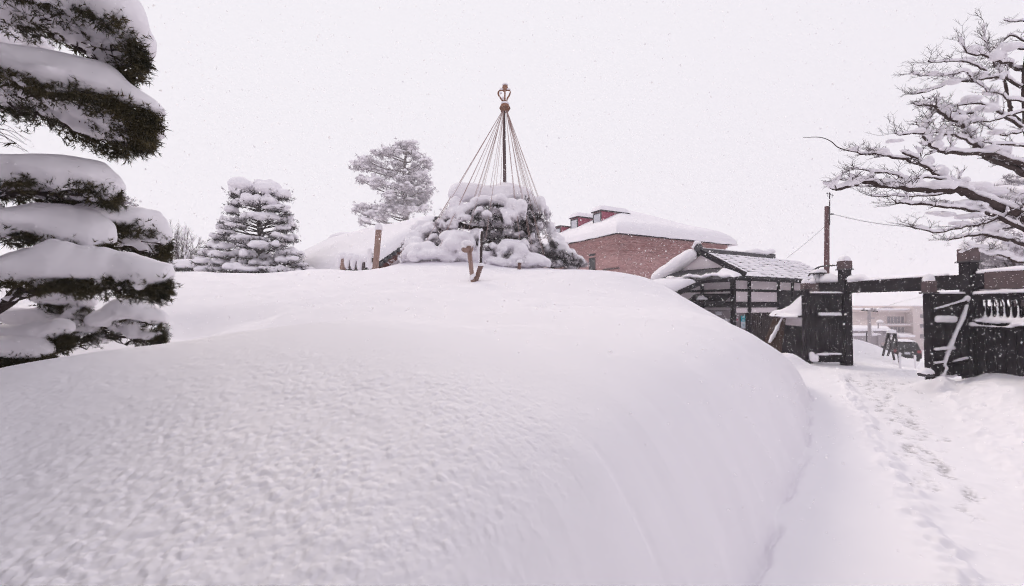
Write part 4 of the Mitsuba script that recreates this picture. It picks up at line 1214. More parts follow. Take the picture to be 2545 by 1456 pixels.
def pad(tree, near, far, top, Yn, Yf, seed, n=900, limb=None, lr=.03, soft=.016, inner=.35, fan=9, hs=.032, label=None, tip=.5, rb=.085, nl=.046, ts=(.04, .3, .6, .92)):
    """One clipped layer of the tree: a leafy sheet between its near and far edge, its limbs, and the snow it carries."""
    rg = np.random.default_rng(seed)
    yn = np.linspace(Yn, Yn + tip, len(near)); yf = np.linspace(Yf, Yf - tip * .3, len(far))
    NP, FP = ats(near, yn), ats(far, yf)
    tu = np.array(top, float)
    S = np.linspace(0, .925, 17)
    nn = polyline(near, S)
    th = np.maximum(np.interp(nn[:, 0], tu[:, 0], np.interp(tu[:, 0], tu[:, 0], tu[:, 1])) * -1 + nn[:, 1], 6) * K / FOCAL * Yn
    wN, wF = polyline(NP, S), polyline(FP, S)
    bl = Blob(hs, soft, .045, 3.2 if rb > .06 else 6.0, seed)
    for i, s in enumerate(S):
        for t in ts:
            c = wN[i] + (wF[i] - wN[i]) * t
            r = rb + (.125 if rb > .06 else .05) * np.linalg.norm(wF[i] - wN[i])
            h = th[i] * (1 - .35 * max(t - .3, 0)) * rg.uniform(.80, 1.02) - .02
            bl.ell(c + ZZ * .015 + rg.normal(0, .012, 3), (r * .78, r * .88, max(h, .04)), .035 if rb > .06 else .02)
        if rb > .06 and i % 2 == 0 and rg.random() < .75:
            bl.ell(wN[i] + np.array([0, -.03, .0]), (.078, .06, max(th[i] * .55, .06)), rg.uniform(.08, .17))
    pieces(tree, 'snow', bl.mesh(), 'mat_snow', True, label)
    # needles: a fringe along both edges and the tip, thinner inside
    m = int(n)
    kind = rg.random(m)
    s = rg.random(m) ** .75
    t = np.where(kind < .50, -.06 + np.abs(rg.normal(0, .10, m)), np.where(kind < .5 + (1 - inner) * .5, 1 - np.abs(rg.normal(0, .13, m)), rg.random(m)))
    tipm = rg.random(m) < .16
    s = np.where(tipm, .925 - np.abs(rg.normal(0, .04, m)), s); t = np.where(tipm, rg.random(m), np.clip(t, -.12, 1.08))
    s = np.clip(s, 0, .93)
    # clumps with gaps between
    pos = polyline(NP, s) + (polyline(FP, s) - polyline(NP, s)) * t[:, None]
    keep = meshkit.noise(pos * 7.5, seed) > np.where((t > .2) & (t < .8), .52, .34) - .25 * tipm
    pos, s, t = pos[keep], s[keep], t[keep]
    pos = pos + rg.normal(0, .02, pos.shape) - ZZ * rg.uniform(.03, .13, len(pos))[:, None]
    out = unit(polyline(NP, s) - polyline(FP, s)) * (np.where(t < .5, 1, -1) * np.abs(t - .5) * 1.6)[:, None]
    tang = unit(polyline(NP, np.clip(s + .03, 0, 1)) - polyline(NP, np.clip(s - .03, 0, 1)))
    ax = unit(out + tang * .6 + rg.normal(0, .55, pos.shape) + ZZ * rg.uniform(-.45, .3, len(pos))[:, None])
    part(tree, 'foliage', needle_sprays(pos, ax, rg, 12, nl, nl * .2, nl * 1.7), 'mat_needle')
    # limbs and their fans of twigs
    mb = MB()
    mid = (wN * .45 + wF * .55) - ZZ * .06
    lp = smooth_path(ats(limb[0], limb[1]), 4) if limb else np.vstack([mid[0] + np.array([-.5, .1, -.06]), mid[::3]])
    mb.add(tube(lp, np.linspace(lr, lr * .3, len(lp)), 7))
    tips = []
    for i in range(fan):
        q = .08 + .85 * i / fan
        a = lp[min(int(q * (len(lp) - 1)), len(lp) - 2)]
        for tt in (.1, .95):
            ss = min(q + rg.uniform(.12, .28), .88)
            e = polyline(NP, np.array([ss]))[0] * (1 - tt) + polyline(FP, np.array([ss]))[0] * tt - ZZ * .03
            m1 = a * .5 + e * .5 + rg.normal(0, .03, 3) - ZZ * .03
            P = smooth_path([a, m1, e], 4)
            r0 = lr * .42 * (1 - .5 * q)
            mb.add(tube(P, np.linspace(r0, .004, len(P)), 5))
            for j in range(4):
                b = P[rg.integers(2, len(P))]
                e2 = b + unit(e - a + rg.normal(0, .35, 3)) * rg.uniform(.06, .14)
                mb.add(tube([b, (b + e2) / 2 + rg.normal(0, .012, 3), e2], [.009, .007, .004], 4))
                tips.append(b)
    part(tree, 'branch', mb, 'mat_bark', True)
    # little loads of snow on the limbs under the layer
    bl = Blob(.022, .02, .015, 7, seed + 50)
    k = 0
    for i in range(1, len(lp) - 1, 2):
        bl.cap(lp[i] + ZZ * lr * .8, lp[i + 1] + ZZ * lr * .8, lr * .75, lr * .6, .5); k += 1
    for b in tips[::3]:
        bl.ell(b + ZZ * .012, (.05, .045, .028), .015)
    pieces(tree, 'snow', bl.mesh(), 'mat_snow', True, None, 150)


yew = thing('clipped_yew', 'tall clipped evergreen in layers under heavy snow at the left edge of the photo', 'tree')
pad(yew, [(-60, -70), (120, -40), (280, 22), (316, 70), (345, 117), (352, 152)], [(-60, 40), (60, 58), (150, 72), (215, 105), (270, 150), (316, 172), (352, 156)],
    [(-60, -200), (250, -90), (330, -30), (352, 80)], 3.1, 3.9, 101, 1500, ([(-80, 0), (60, 52), (190, 92), (300, 150)], [3.9, 3.8, 3.7, 3.6]), .030, fan=16, inner=.6)
pad(yew, [(-40, 75), (30, 88), (80, 96), (106, 112)], [(-40, 112), (30, 116), (70, 120), (106, 114)], [(-40, 55), (30, 62), (80, 64), (110, 84)], 4.3, 4.7, 102, 420, None, .02, fan=3)
pad(yew, [(-40, 140), (34, 156), (113, 196), (192, 198), (261, 222), (330, 256), (371, 276), (395, 318)], [(-40, 262), (29, 258), (103, 271), (161, 304), (213, 328), (275, 360), (343, 345), (395, 320)],
    [(-40, 128), (55, 115), (113, 115), (192, 134), (261, 150), (309, 180), (343, 215), (378, 238), (400, 280)], 3.2, 4.2, 103, 2600, ([(-80, 232), (30, 236), (150, 244), (230, 280), (300, 298), (340, 310)], [3.9, 3.85, 3.8, 3.8, 3.8, 3.75]), .028, fan=20, inner=.6)
lm = MB().add(tube(smooth_path(ats([(-60, 250), (40, 256), (120, 275), (200, 292), (280, 314), (325, 322)], [4.1, 4.1, 4.05, 4.0, 3.95, 3.9]), 4), np.linspace(.034, .008, 21), 7))
part(yew, 'branch', lm, 'mat_bark', True)
pad(yew, [(-40, 410), (29, 416), (131, 428), (185, 424), (227, 440), (261, 450), (295, 474)], [(-40, 462), (29, 470), (86, 480), (148, 491), (220, 491), (268, 490), (299, 478)],
    [(-40, 410), (29, 400), (80, 390), (131, 379), (206, 386), (240, 395), (265, 420), (298, 452)], 3.4, 4.2, 104, 1300, ([(-60, 500), (40, 478), (140, 484), (210, 474), (280, 486)], 3.9), .026, fan=10)
pad(yew, [(-30, 548), (30, 548), (92, 560), (167, 576), (227, 590), (279, 607)], [(-30, 566), (30, 576), (95, 580), (160, 582), (230, 598), (276, 616)],
    [(-30, 520), (30, 530), (40, 508), (85, 499), (150, 501), (200, 508), (245, 528), (284, 585)], 3.5, 4.1, 105, 900, ([(-40, 585), (40, 575), (130, 578), (230, 596)], 3.9), .024)
pad(yew, [(215, 540), (285, 549), (343, 548), (378, 572), (418, 600)], [(215, 585), (287, 590), (339, 604), (378, 612), (416, 612)],
    [(215, 512), (260, 498), (300, 494), (350, 501), (380, 511), (412, 534), (420, 575)], 4.0, 4.6, 106, 1100, ([(160, 590), (260, 588), (330, 596), (400, 606)], 4.3), .022)
pad(yew, [(-30, 668), (30, 668), (80, 680), (171, 681), (215, 691), (271, 668), (343, 673), (406, 690), (430, 685)], [(-30, 676), (30, 676), (120, 684), (215, 698), (300, 702), (343, 701), (406, 698), (430, 690)],
    [(-30, 655), (29, 650), (50, 612), (90, 591), (130, 584), (170, 584), (215, 598), (235, 614), (260, 618), (290, 611), (330, 614), (370, 630), (410, 655), (426, 676)], 3.4, 4.0, 107, 1300,
    ([(-40, 790), (30, 748), (52, 722), (85, 706), (140, 701), (200, 697), (290, 703), (350, 700)], 3.95), .042)
# trunk and unseen layers left of the view, placed to shade the near bank
tk = smooth_path([np.array([-6.7, 4.6, 1.0]), np.array([-6.6, 4.5, 2.6]), np.array([-6.4, 4.4, 4.2]), np.array([-6.5, 4.5, 5.8])], 5)
part(yew, 'trunk', tube(tk, np.linspace(.20, .10, len(tk)), 10), 'mat_bark', True)
rgt = np.random.default_rng(77)
mbl, bls, fpos = MB(), Blob(.06, .07, .05, 2.5, 79), []
for i, (dx, dy, z, r) in enumerate([(-1.0, -1.6, 4.9, .9), (.5, -1.5, 4.3, .8), (-1.0, .2, 4.4, .9), (.3, -1.2, 3.4, .8), (.9, -2.3, 5.2, .9), (-.2, -.9, 2.8, .8), (-.3, .5, 6.0, 1.0), (.8, -.9, 6.2, .9), (1.0, -3.0, 4.4, .7), (.9, -2.0, 3.4, .7), (1.9, -2.9, 5.6, .9), (1.2, -3.6, 3.6, .7)]):
    c = np.array([-5.9 + dx, 4.3 + dy, z])
    a = tk[min(int((z - 1) / 4.8 * len(tk)), len(tk) - 1)]
    mbl.add(tube(smooth_path([a, (a + c) / 2 + ZZ * .1, c], 4), np.linspace(.05, .02, 9), 6))
    for j in range(6):
        o = rgt.normal(0, .45, 3) * [1, 1, .1]
        bls.ell(c + o + ZZ * .06, (.45, .42, .20), .05)
    q = rgt.normal(0, .45, (420, 3)) * [1, 1, .12]
    fpos.append(c + q)
part(yew, 'branch', mbl, 'mat_bark', True)
pieces(yew, 'snow', bls.mesh(), 'mat_snow', True)
fp = np.vstack(fpos)
part(yew, 'foliage', needle_sprays(fp, unit(rgt.normal(size=fp.shape)), rgt, 12, .05, .012, .10), 'mat_needle')

shr = thing('snowy_shrub', 'low spreading evergreen shrub half sunk in the snow at the lower left', 'shrub')
pad(shr, [(86, 730), (112, 732), (150, 740), (200, 738), (229, 756)], [(90, 742), (130, 752), (170, 768), (229, 762)], [(84, 726), (112, 714), (131, 716), (167, 728), (203, 725), (229, 745)], 4.3, 4.45, 111, 520, ([(110, 800), (125, 772), (150, 760), (205, 752)], 4.5), .014, .03, fan=5, hs=.020, rb=.035, ts=(.0, .16), nl=.036, tip=.2)
pad(shr, [(240, 800), (279, 772), (303, 764), (358, 772), (390, 790), (412, 812)], [(250, 818), (290, 815), (330, 826), (370, 836), (400, 826), (412, 818)], [(240, 800), (279, 763), (303, 755), (358, 764), (390, 780), (413, 806)], 4.4, 4.6, 112, 900, ([(80, 885), (119, 862), (167, 846), (223, 834), (255, 818), (303, 814), (380, 828)], 4.6), .022, .03, fan=9, hs=.020, rb=.035, ts=(.0, .16), nl=.036, tip=.2)
pad(shr, [(-10, 782), (40, 786), (90, 800), (130, 798), (180, 806)], [(-10, 800), (40, 806), (90, 812), (180, 816)], [(-10, 770), (40, 778), (80, 784), (110, 772), (140, 778), (180, 800)], 4.3, 4.5, 113, 520, ([(-40, 850), (60, 815), (170, 812)], 4.5), .016, .03, fan=5, hs=.020, rb=.035, ts=(.0, .16), nl=.036, tip=.2)
pad(shr, [(172, 796), (200, 800), (244, 812)], [(172, 812), (215, 822), (244, 816)], [(172, 790), (195, 774), (225, 790), (244, 808)], 4.4, 4.55, 114, 380, None, .01, .03, fan=3, hs=.020, rb=.035, ts=(.0, .16), nl=.036, tip=.2)
pad(shr, [(-20, 828), (40, 832), (100, 826), (150, 820), (178, 824)], [(-20, 850), (60, 850), (110, 846), (178, 832)], [(-20, 822), (40, 820), (90, 809), (150, 810), (178, 818)], 4.0, 4.3, 115, 900, ([(-40, 880), (60, 850), (160, 832)], 4.3), .018, .03, fan=6, hs=.020, rb=.035, ts=(.0, .16), nl=.036, tip=.2)
pad(shr, [(-40, 864), (40, 866), (100, 868), (124, 872)], [(-40, 892), (40, 900), (90, 898), (124, 890)], [(-40, 862), (40, 863), (100, 865), (124, 870)], 3.9, 4.3, 116, 1500, ([(-40, 890), (60, 885), (110, 876)], 4.2), .02, .03, fan=4, hs=.020, rb=.035, ts=(.0, .16), nl=.036, tip=.2, inner=.7)  # dense needles stand in for the deep shade beneath the shrub

# unseen evergreens added left of and behind the standpoint, to shade the near bank
for i, (x, y, r, hgt, lab) in enumerate([(-4.6, -.5, 2.3, 8.5, 'added unseen evergreen shading the near bank, outside the left edge, level with the standpoint'), (-3.4, -3.5, 2.5, 9, 'added unseen evergreen shading the near bank, behind the standpoint on the left'), (-7.6, 1.9, 2.2, 8.5, 'added unseen evergreen shading the near bank, outside the left edge behind the clipped evergreen'), (-.9, -5.4, 2.4, 8.5, 'added unseen evergreen shading the near bank, behind the standpoint beside the road')]):
    k = thing('tall_evergreen', lab, 'tree')
    rgt = np.random.default_rng(300 + i)
    g0 = gh(x, y)
    part(k, 'trunk', tube([[x, y, g0 - .3], [x, y, g0 + hgt * .5], [x, y, g0 + hgt * .95]], [.2, .14, .04], 8), 'mat_bark', True)
    n = 15000
    q = unit(rgt.normal(size=(n, 3))) * (rgt.random((n, 1)) ** .4)
    prof = np.sqrt(np.maximum(1 - np.abs(q[:, 2]) ** 3, 0.1))
    c = np.stack([x + q[:, 0] * r * prof, y + q[:, 1] * r * prof, g0 + .5 + hgt * .5 * (1 + q[:, 2])], 1)
    d = unit(rgt.normal(size=(n, 3))); sd = unit(np.cross(d, rgt.normal(size=(n, 3))))
    part(k, 'crown', (np.stack([c - sd * .09, c + sd * .09, c + d * .40], 1).reshape(-1, 3), np.arange(3 * n).reshape(-1, 3)), 'mat_needle')
    bl = Blob(.12, .08, .08, 1.5, 310 + i)
    for j in range(26):
        a = rgt.uniform(0, 6.28); zz = rgt.random()
        bl.ell([x + math.cos(a) * r * .8 * (1 - zz * .6), y + math.sin(a) * r * .8 * (1 - zz * .6), g0 + 1.2 + hgt * .85 * zz], (.5, .5, .16), .08)
    pieces(k, 'snow', bl.mesh(), 'mat_snow', True)

# ------------------------------------------------------------------ trees farther off
def tufts(pos, rng, k=7, length=.16, width=.03, up=.3):
    n = len(pos)
    d = unit(rng.normal(size=(n, k, 3)) + ZZ * up)
    L = length * rng.uniform(.6, 1.2, (n, k, 1))
    side = unit(np.cross(d, rng.normal(size=(n, k, 3)))) * width * .5
    b = pos[:, None] + rng.normal(0, length * .2, (n, k, 3))
    tri = np.stack([b - side, b + side, b + d * L], 2).reshape(-1, 3)
    return tri, np.arange(len(tri)).reshape(-1, 3)


scene['mat_frosted'] = diffuse(mikit.proc(lambda p, n, uv: MIX((.22, .19, .21), (.80, .76, .80), dr.clip(FB(p.x * 5, p.y * 5, p.z * 5, 2) * 1.5 - .25, 0, 1))))


def layered_pine(key, base, pads_, trunk_r, seed, h=.055, tuft=.15, nt=26, amp=.05):
    """A pine of many small snow-laden pads: pads_ rows are (x, y, z, rx, rz) round the trunk foot base."""
    rg = np.random.default_rng(seed)
    ztop = max(p[2] for p in pads_)
    tr = smooth_path([base - ZZ * .3, base + ZZ * ztop * .3 + [.1, 0, 0], base + ZZ * ztop * .65 - [.08, 0, 0], base + ZZ * ztop * .97], 5)
    part(key, 'trunk', tube(tr, np.linspace(trunk_r, trunk_r * .3, len(tr)), 9), 'mat_bark', True)
    bl = Blob(h, h * .4, amp * 1.5, 3.2, seed)
    dark, frost, mb = [], [], MB()
    for (x, y, z, rx, rzz) in pads_:
        c = base + np.array([x, y, z])
        s1, s2 = rg.uniform(.65, 1.25), rg.uniform(.55, 1.15)
        for j in range(4):
            o = np.clip(rg.normal(0, .42, 2), -.6, .6) * rx
            bl.ell(c + np.array([o[0], o[1], rzz * rg.uniform(-.1, .12)]), (rx * s1 * rg.uniform(.34, .66), rx * s1 * rg.uniform(.34, .66), rzz * s2 * rg.uniform(.6, 1.1)), rzz * .28)
        q = rg.normal(0, .52, (nt, 3)) * [rx, rx, .10]
        dark.append(c + q - ZZ * (rzz * .25 + .04))
        q = rg.normal(0, .62, (nt // 2, 3)) * [rx, rx, rzz * .7]
        frost.append(c + q - ZZ * rzz * .1)
        a = base + ZZ * max(z - .25 - .15 * math.hypot(x, y), .1)
        if math.hypot(x, y) > .15:
            P = smooth_path([a, (a + c) / 2 - ZZ * .05 + rg.normal(0, .06, 3), c - ZZ * rzz * .35], 4)
            mb.add(tube(P, np.linspace(.05, .018, len(P)), 5))
            for j in range(4):
                e = c + rg.normal(0, .5, 3) * [rx, rx, .1] - ZZ * rzz * .3
                mb.add(tube([P[-3], (P[-3] + e) / 2 - ZZ * .03, e], [.02, .014, .008], 4))
    part(key, 'branch', mb, 'mat_bark', True)
    pieces(key, 'snow', bl.mesh(), 'mat_snow', True, None, 200)
    part(key, 'foliage', tufts(np.vstack(dark), rg, 6, tuft, tuft * .24, .2), 'mat_far_needle')
    part(key, 'foliage', tufts(np.vstack(frost), rg, 5, tuft * .7, tuft * .28, .3), 'mat_frosted', label='needles furred with frost')


# broad layered pine left of the middle
rg = np.random.default_rng(31)
mp = thing('layered_pine', 'cone-shaped garden pine of many snow-laden pads left of the old wooden house', 'tree')
PB = at(645, 680, 24.0)
m_ = 24 / 1075 / 5.2
P_ = []


def zt(y): return (1345 - y) * m_
for (x, y, rx, ry) in [(620, 235, 120, 75), (760, 195, 150, 85), (900, 185, 170, 95), (1040, 240, 140, 95), (1150, 300, 85, 70), (540, 280, 45, 40),
                       (830, 370, 160, 55), (700, 400, 110, 55), (515, 405, 55, 60), (960, 390, 90, 45), (480, 510, 70, 50), (1080, 460, 100, 50), (1180, 520, 60, 50), (1220, 600, 70, 55), (1000, 480, 90, 40),
                       (840, 580, 150, 55), (960, 600, 100, 50), (700, 600, 110, 50), (560, 620, 110, 60), (440, 640, 80, 60), (370, 720, 70, 60), (1130, 640, 70, 40), (1250, 690, 45, 35),
                       (420, 790, 90, 45), (300, 850, 90, 45), (560, 700, 90, 40), (1150, 740, 90, 50), (1050, 840, 90, 45), (1220, 880, 100, 45), (640, 860, 90, 40), (760, 865, 110, 40), (880, 880, 70, 40), (520, 880, 100, 50),
                       (240, 960, 100, 45), (380, 980, 100, 50), (830, 960, 120, 60), (960, 980, 110, 55), (640, 960, 90, 45), (1080, 950, 80, 50), (1200, 1060, 110, 45), (1300, 1060, 80, 45),
                       (160, 1060, 90, 45), (300, 1080, 110, 50), (700, 1070, 110, 70), (560, 1060, 100, 45), (450, 1080, 90, 45), (930, 1120, 80, 50), (1080, 1100, 90, 50), (1300, 1130, 70, 50), (1180, 1170, 100, 45),
                       (240, 1180, 120, 50), (430, 1200, 110, 55), (620, 1180, 110, 55), (840, 1190, 90, 60), (1000, 1190, 90, 45), (80, 1180, 70, 40), (1330, 1210, 100, 40), (1430, 1270, 100, 40),
                       (130, 1280, 90, 45), (300, 1260, 110, 50), (500, 1260, 130, 55), (700, 1270, 110, 50), (950, 1260, 90, 45), (1080, 1290, 110, 45), (1250, 1290, 110, 40), (1500, 1310, 80, 35), (620, 1310, 90, 40), (1370, 1320, 90, 30)]:
    X = (x - 850) * m_; z = zt(y + ry * .4); R = .22 + .20 * (1345 - zt(0) * 0) * 0
    half = np.interp(y, [150, 500, 700, 870, 1000, 1300], [1.5, 1.75, 2.1, 2.4, 2.7, 3.2])
    dep = math.sqrt(max(half ** 2 - X ** 2, .04))
    dy = rg.uniform(-.95, -.1) * dep
    P_.append((X + dy * (PB[0] + X) / 24, dy, z + dy * (PB[2] + z - 2) / 24, rx * m_ * 1.2, ry * m_ * 1.45))
    if rg.random() < .6:
        dy = rg.uniform(.2, .9) * dep
        P_.append((X + rg.normal(0, .15) + dy * (PB[0] + X) / 24, dy, z + rg.normal(0, .08) + dy * (PB[2] + z - 2) / 24, rx * m_ * 1.15, ry * m_ * 1.3))
layered_pine(mp, PB, P_, .24, 32)

# faint tall pine on the rise behind the wooden house
fp_ = thing('far_pine', 'hazy frosted pine rising behind the snow roof of the wooden house', 'tree')
YF, mf = 85.0, 85.0 / 1075 / 3.64
FB0 = at(1006, 690, YF)
rg = np.random.default_rng(41)


def fz(x, y, dy=0.0): return at((x / 3.64 + 800) * .99375, (y / 3.64 + 330) * .99375, YF + dy)
tr = smooth_path([fz(800, 1500), fz(785, 900), fz(770, 600), fz(765, 400), fz(775, 250), fz(800, 130)], 4)
part(fp_, 'trunk', tube(tr, np.linspace(.75, .12, len(tr)), 9), 'mat_grey_bark', True)
fr_, mb, blf = [], MB(), Blob(.16, .06, .22, 1.1, 42)
for (x, y, rx, ry) in [(780, 150, 90, 55), (835, 125, 40, 40), (720, 160, 70, 45), (620, 195, 100, 45), (540, 200, 60, 35), (430, 262, 90, 35), (350, 320, 65, 40), (480, 330, 110, 38), (380, 445, 60, 28), (480, 440, 60, 30), (540, 470, 80, 40), (500, 500, 50, 30),
                       (640, 380, 90, 50), (700, 300, 80, 55), (860, 220, 70, 50), (950, 270, 60, 40), (975, 315, 38, 35), (860, 340, 80, 50), (900, 400, 80, 50), (955, 450, 45, 45), (840, 460, 80, 50), (730, 430, 60, 45),
                       (760, 520, 120, 45), (620, 590, 65, 40), (690, 640, 110, 65), (880, 560, 110, 50), (985, 540, 48, 45), (950, 620, 60, 50), (850, 650, 100, 55), (400, 690, 75, 38), (330, 720, 40, 25), (510, 710, 90, 45), (590, 740, 70, 50), (440, 770, 80, 42), (400, 825, 50, 30), (560, 800, 70, 30), (900, 700, 90, 40), (640, 700, 60, 40), (760, 720, 90, 50)]:
    dp = rg.uniform(-2.5, 2.5)
    c = fz(x, y, dp)
    nn = int(rx * ry / 40)
    q = rg.normal(0, .55, (nn, 3)) * [rx * mf, rx * mf * .8, ry * mf]
    fr_.append(c + q)
    for j in range(max(4, int(rx / 7))):
        q = rg.normal(0, .5, 3) * [rx * mf, rx * mf * .6, ry * mf * .8]
        blf.ell(c + q + ZZ * .42, (rg.uniform(.4, .8), rg.uniform(.4, .7), rg.uniform(.24, .42)), .12)
    ty = min(y + 40 + abs(x - 775) * .18, 880)
    a = fz(np.interp(ty, [130, 400, 900], [800, 765, 785]), ty)
    P = smooth_path([a, (a + c) / 2 - ZZ * .2 + rg.normal(0, .3, 3), c], 4)
    mb.add(tube(P, np.linspace(.17, .06, len(P)), 5))
part(fp_, 'branch', mb, 'mat_grey_bark', True)
part(fp_, 'foliage', tufts(np.vstack(fr_), rg, 8, .50, .13, .3), 'mat_hazed_frost')
scene['mat_hazed_frost'] = diffuse(mikit.proc(lambda p, n, uv: MIX((.20, .17, .20), (.74, .70, .74), dr.clip(FB(p.x * 1.6, p.y * 1.6, p.z * 1.6, 2) * 1.5 - .25, 0, 1))))  # frosted needles, their darks lifted to imitate distance haze
pieces(fp_, 'snow', blf.mesh(), 'mat_snow', True, None, 200)

# frosted trees at the far right and far left, bare bushes, hedge


def frosted_tree(label, u0, u1, v0, v1, Y, seed, n=26, tuft=.3):
    k = thing('frosted_tree', label, 'tree')
    rg = np.random.default_rng(seed)
    foot = at((u0 + u1) / 2, v1 + 60, Y); foot[2] = gh(foot[0], foot[1]) - .3
    topp = at((u0 + u1) / 2, v0 + (v1 - v0) * .15, Y)
    part(k, 'trunk', tube([foot, (foot + topp) / 2, topp], [.3, .2, .06], 8), 'mat_grey_bark', True)
    fr_, bl, mb = [], Blob(.10 * Y / 22, .1, .08, 1.5, seed), MB()
    for i in range(n):
        q = rg.random(); v = v0 + (v1 - v0) * q
        w = (u1 - u0) / 2 * (.35 + .65 * math.sin(min(q * 1.3 + .15, 1) * 1.57))
        c = at((u0 + u1) / 2 + rg.uniform(-1, 1) * w, v, Y + rg.uniform(-1.2, 1.2))
        s = Y / 22 * rg.uniform(.7, 1.1)
        fr_.append(c + rg.normal(0, .34, (66, 3)) * [s * 1.2, s * 1.2, s * .6])
        for j in range(4):
            bl.ell(c + rg.normal(0, .34, 3) * [s, s, .4] + ZZ * .16, (.36 * s, .34 * s, .18 * s), .07)
        mb.add(tube([foot + (topp - foot) * min(max(.9 - q, .1), .9), c], [.06, .02], 5))
    part(k, 'branch', mb, 'mat_grey_bark', True)
    part(k, 'foliage', tufts(np.vstack(fr_), rg, 7, tuft, tuft * .22, .4), 'mat_dull_frost')
    pieces(k, 'snow', bl.mesh(), 'mat_snow', True, None, 200)
    return k


frosted_tree('frosted evergreen behind the board wall at the right edge', 2440, 2640, 590, 720, 19, 51, 34, .22)
frosted_tree('frosted evergreen higher up behind the maple limbs at the right edge', 2450, 2700, 440, 620, 26, 52, 34, .28)
frosted_tree('faint frosted tree showing behind the clipped evergreen', 100, 330, 478, 640, 46, 53, 34, .5)


scene['mat_dull_frost'] = diffuse(mikit.proc(lambda p, n, uv: MIX((.10, .085, .10), (.50, .46, .50), dr.clip(FB(p.x * 1.6, p.y * 1.6, p.z * 1.6, 2) * 1.5 - .25, 0, 1))))


def bare_bush(label, u0, u1, v_top, v_base, Y, seed, n=60, name='bare_bush', cat='bush'):
    k = thing(name, label, cat)
    rg = np.random.default_rng(seed)
    mb = MB(); bl = Blob(.05, .04, .03, 3, seed)
    for i in range(n):
        q = rg.random()
        b = at(u0 + (u1 - u0) * (.2 + .6 * q), v_base + 8, Y + rg.uniform(-1, 1))
        e = at(u0 + (u1 - u0) * np.clip(q + rg.normal(0, .10), 0, 1), v_top + (v_base - v_top) * (.75 * abs(2 * q - 1) ** 1.6 + rg.uniform(0, .35)), Y + rg.uniform(-1.5, 1.5))
        P = smooth_path([b, b * .55 + e * .45 + rg.normal(0, .12, 3) + ZZ * .1, e], 4)
        mb.add(tube(P, np.linspace(.022, .006, len(P)), 4))
        for j in range(7):
            a = P[rg.integers(2, len(P) - 1)]
            d = unit(unit(e - b) + rg.normal(0, .5, 3) + ZZ * .3)
            c = a + d * rg.uniform(.25, .7)
            mb.add(tube([a, (a + c) / 2 + rg.normal(0, .03, 3), c], [.010, .008, .005], 3))
            if rg.random() < .4:
                bl.cap(a + ZZ * .02, (a + c) / 2 + ZZ * .02, .035, .025)
    put(k, mb, 'mat_grey_bark')
    pieces(k, 'snow', bl.mesh(), 'mat_snow', True, None, 200)


bare_bush('bare twiggy bush dusted with snow behind the garden pine', 352, 512, 540, 668, 29, 61, 120)
hd = thing('clipped_hedge', 'low clipped hedge under a roll of snow left of the garden pine', 'hedge')
rg = np.random.default_rng(62)
bl = Blob(.06, .08, .06, 1.6, 63)
hp = []
for u in np.linspace(395, 500, 16):
    c = at(u, 658, 25.5)
    bl.ell(c, (.32, .4, .24), .12)
    hp.append(c - ZZ * .22 + rg.normal(0, .16, (60, 3)) * [1, 1.2, .7])
put(hd, tufts(np.vstack(hp), rg, 6, .14, .03, .2), 'mat_far_needle')
part(hd, 'snow', bl.mesh(), 'mat_snow', True)
wt = thing('drooping_bare_tree', 'thin drooping bare twigs at the left edge above the third snow layer', 'tree')
mb = MB()
for i in range(9):
    rg = np.random.default_rng(640 + i)
    a = at(-60 + rg.uniform(-30, 30), 330 + rg.uniform(-20, 20), 14)
    e = at(62 + rg.uniform(-40, 20), 372 + rg.uniform(-26, 14), 14 + rg.uniform(-1, 1))
    mb.add(tube(smooth_path([a, a * .45 + e * .55 + ZZ * rg.uniform(.1, .35), e], 5), np.linspace(.012, .005, 11), 4))
mb.add(tube(smooth_path([at(-160, 900, 14.2), at(-150, 560, 14), at(-90, 345, 14), at(-55, 325, 14)], 5), np.linspace(.2, .04, 16), 8))
put(wt, mb, 'mat_grey_bark')

# ------------------------------------------------------------------ the roped pine in the middle
def z5(x, y, Y):
    """Bearing read off the enlarged survey of the middle."""
    return at((x / 4.283 + 950) * .99375, (y / 4.283 + 400) * .99375, Y)


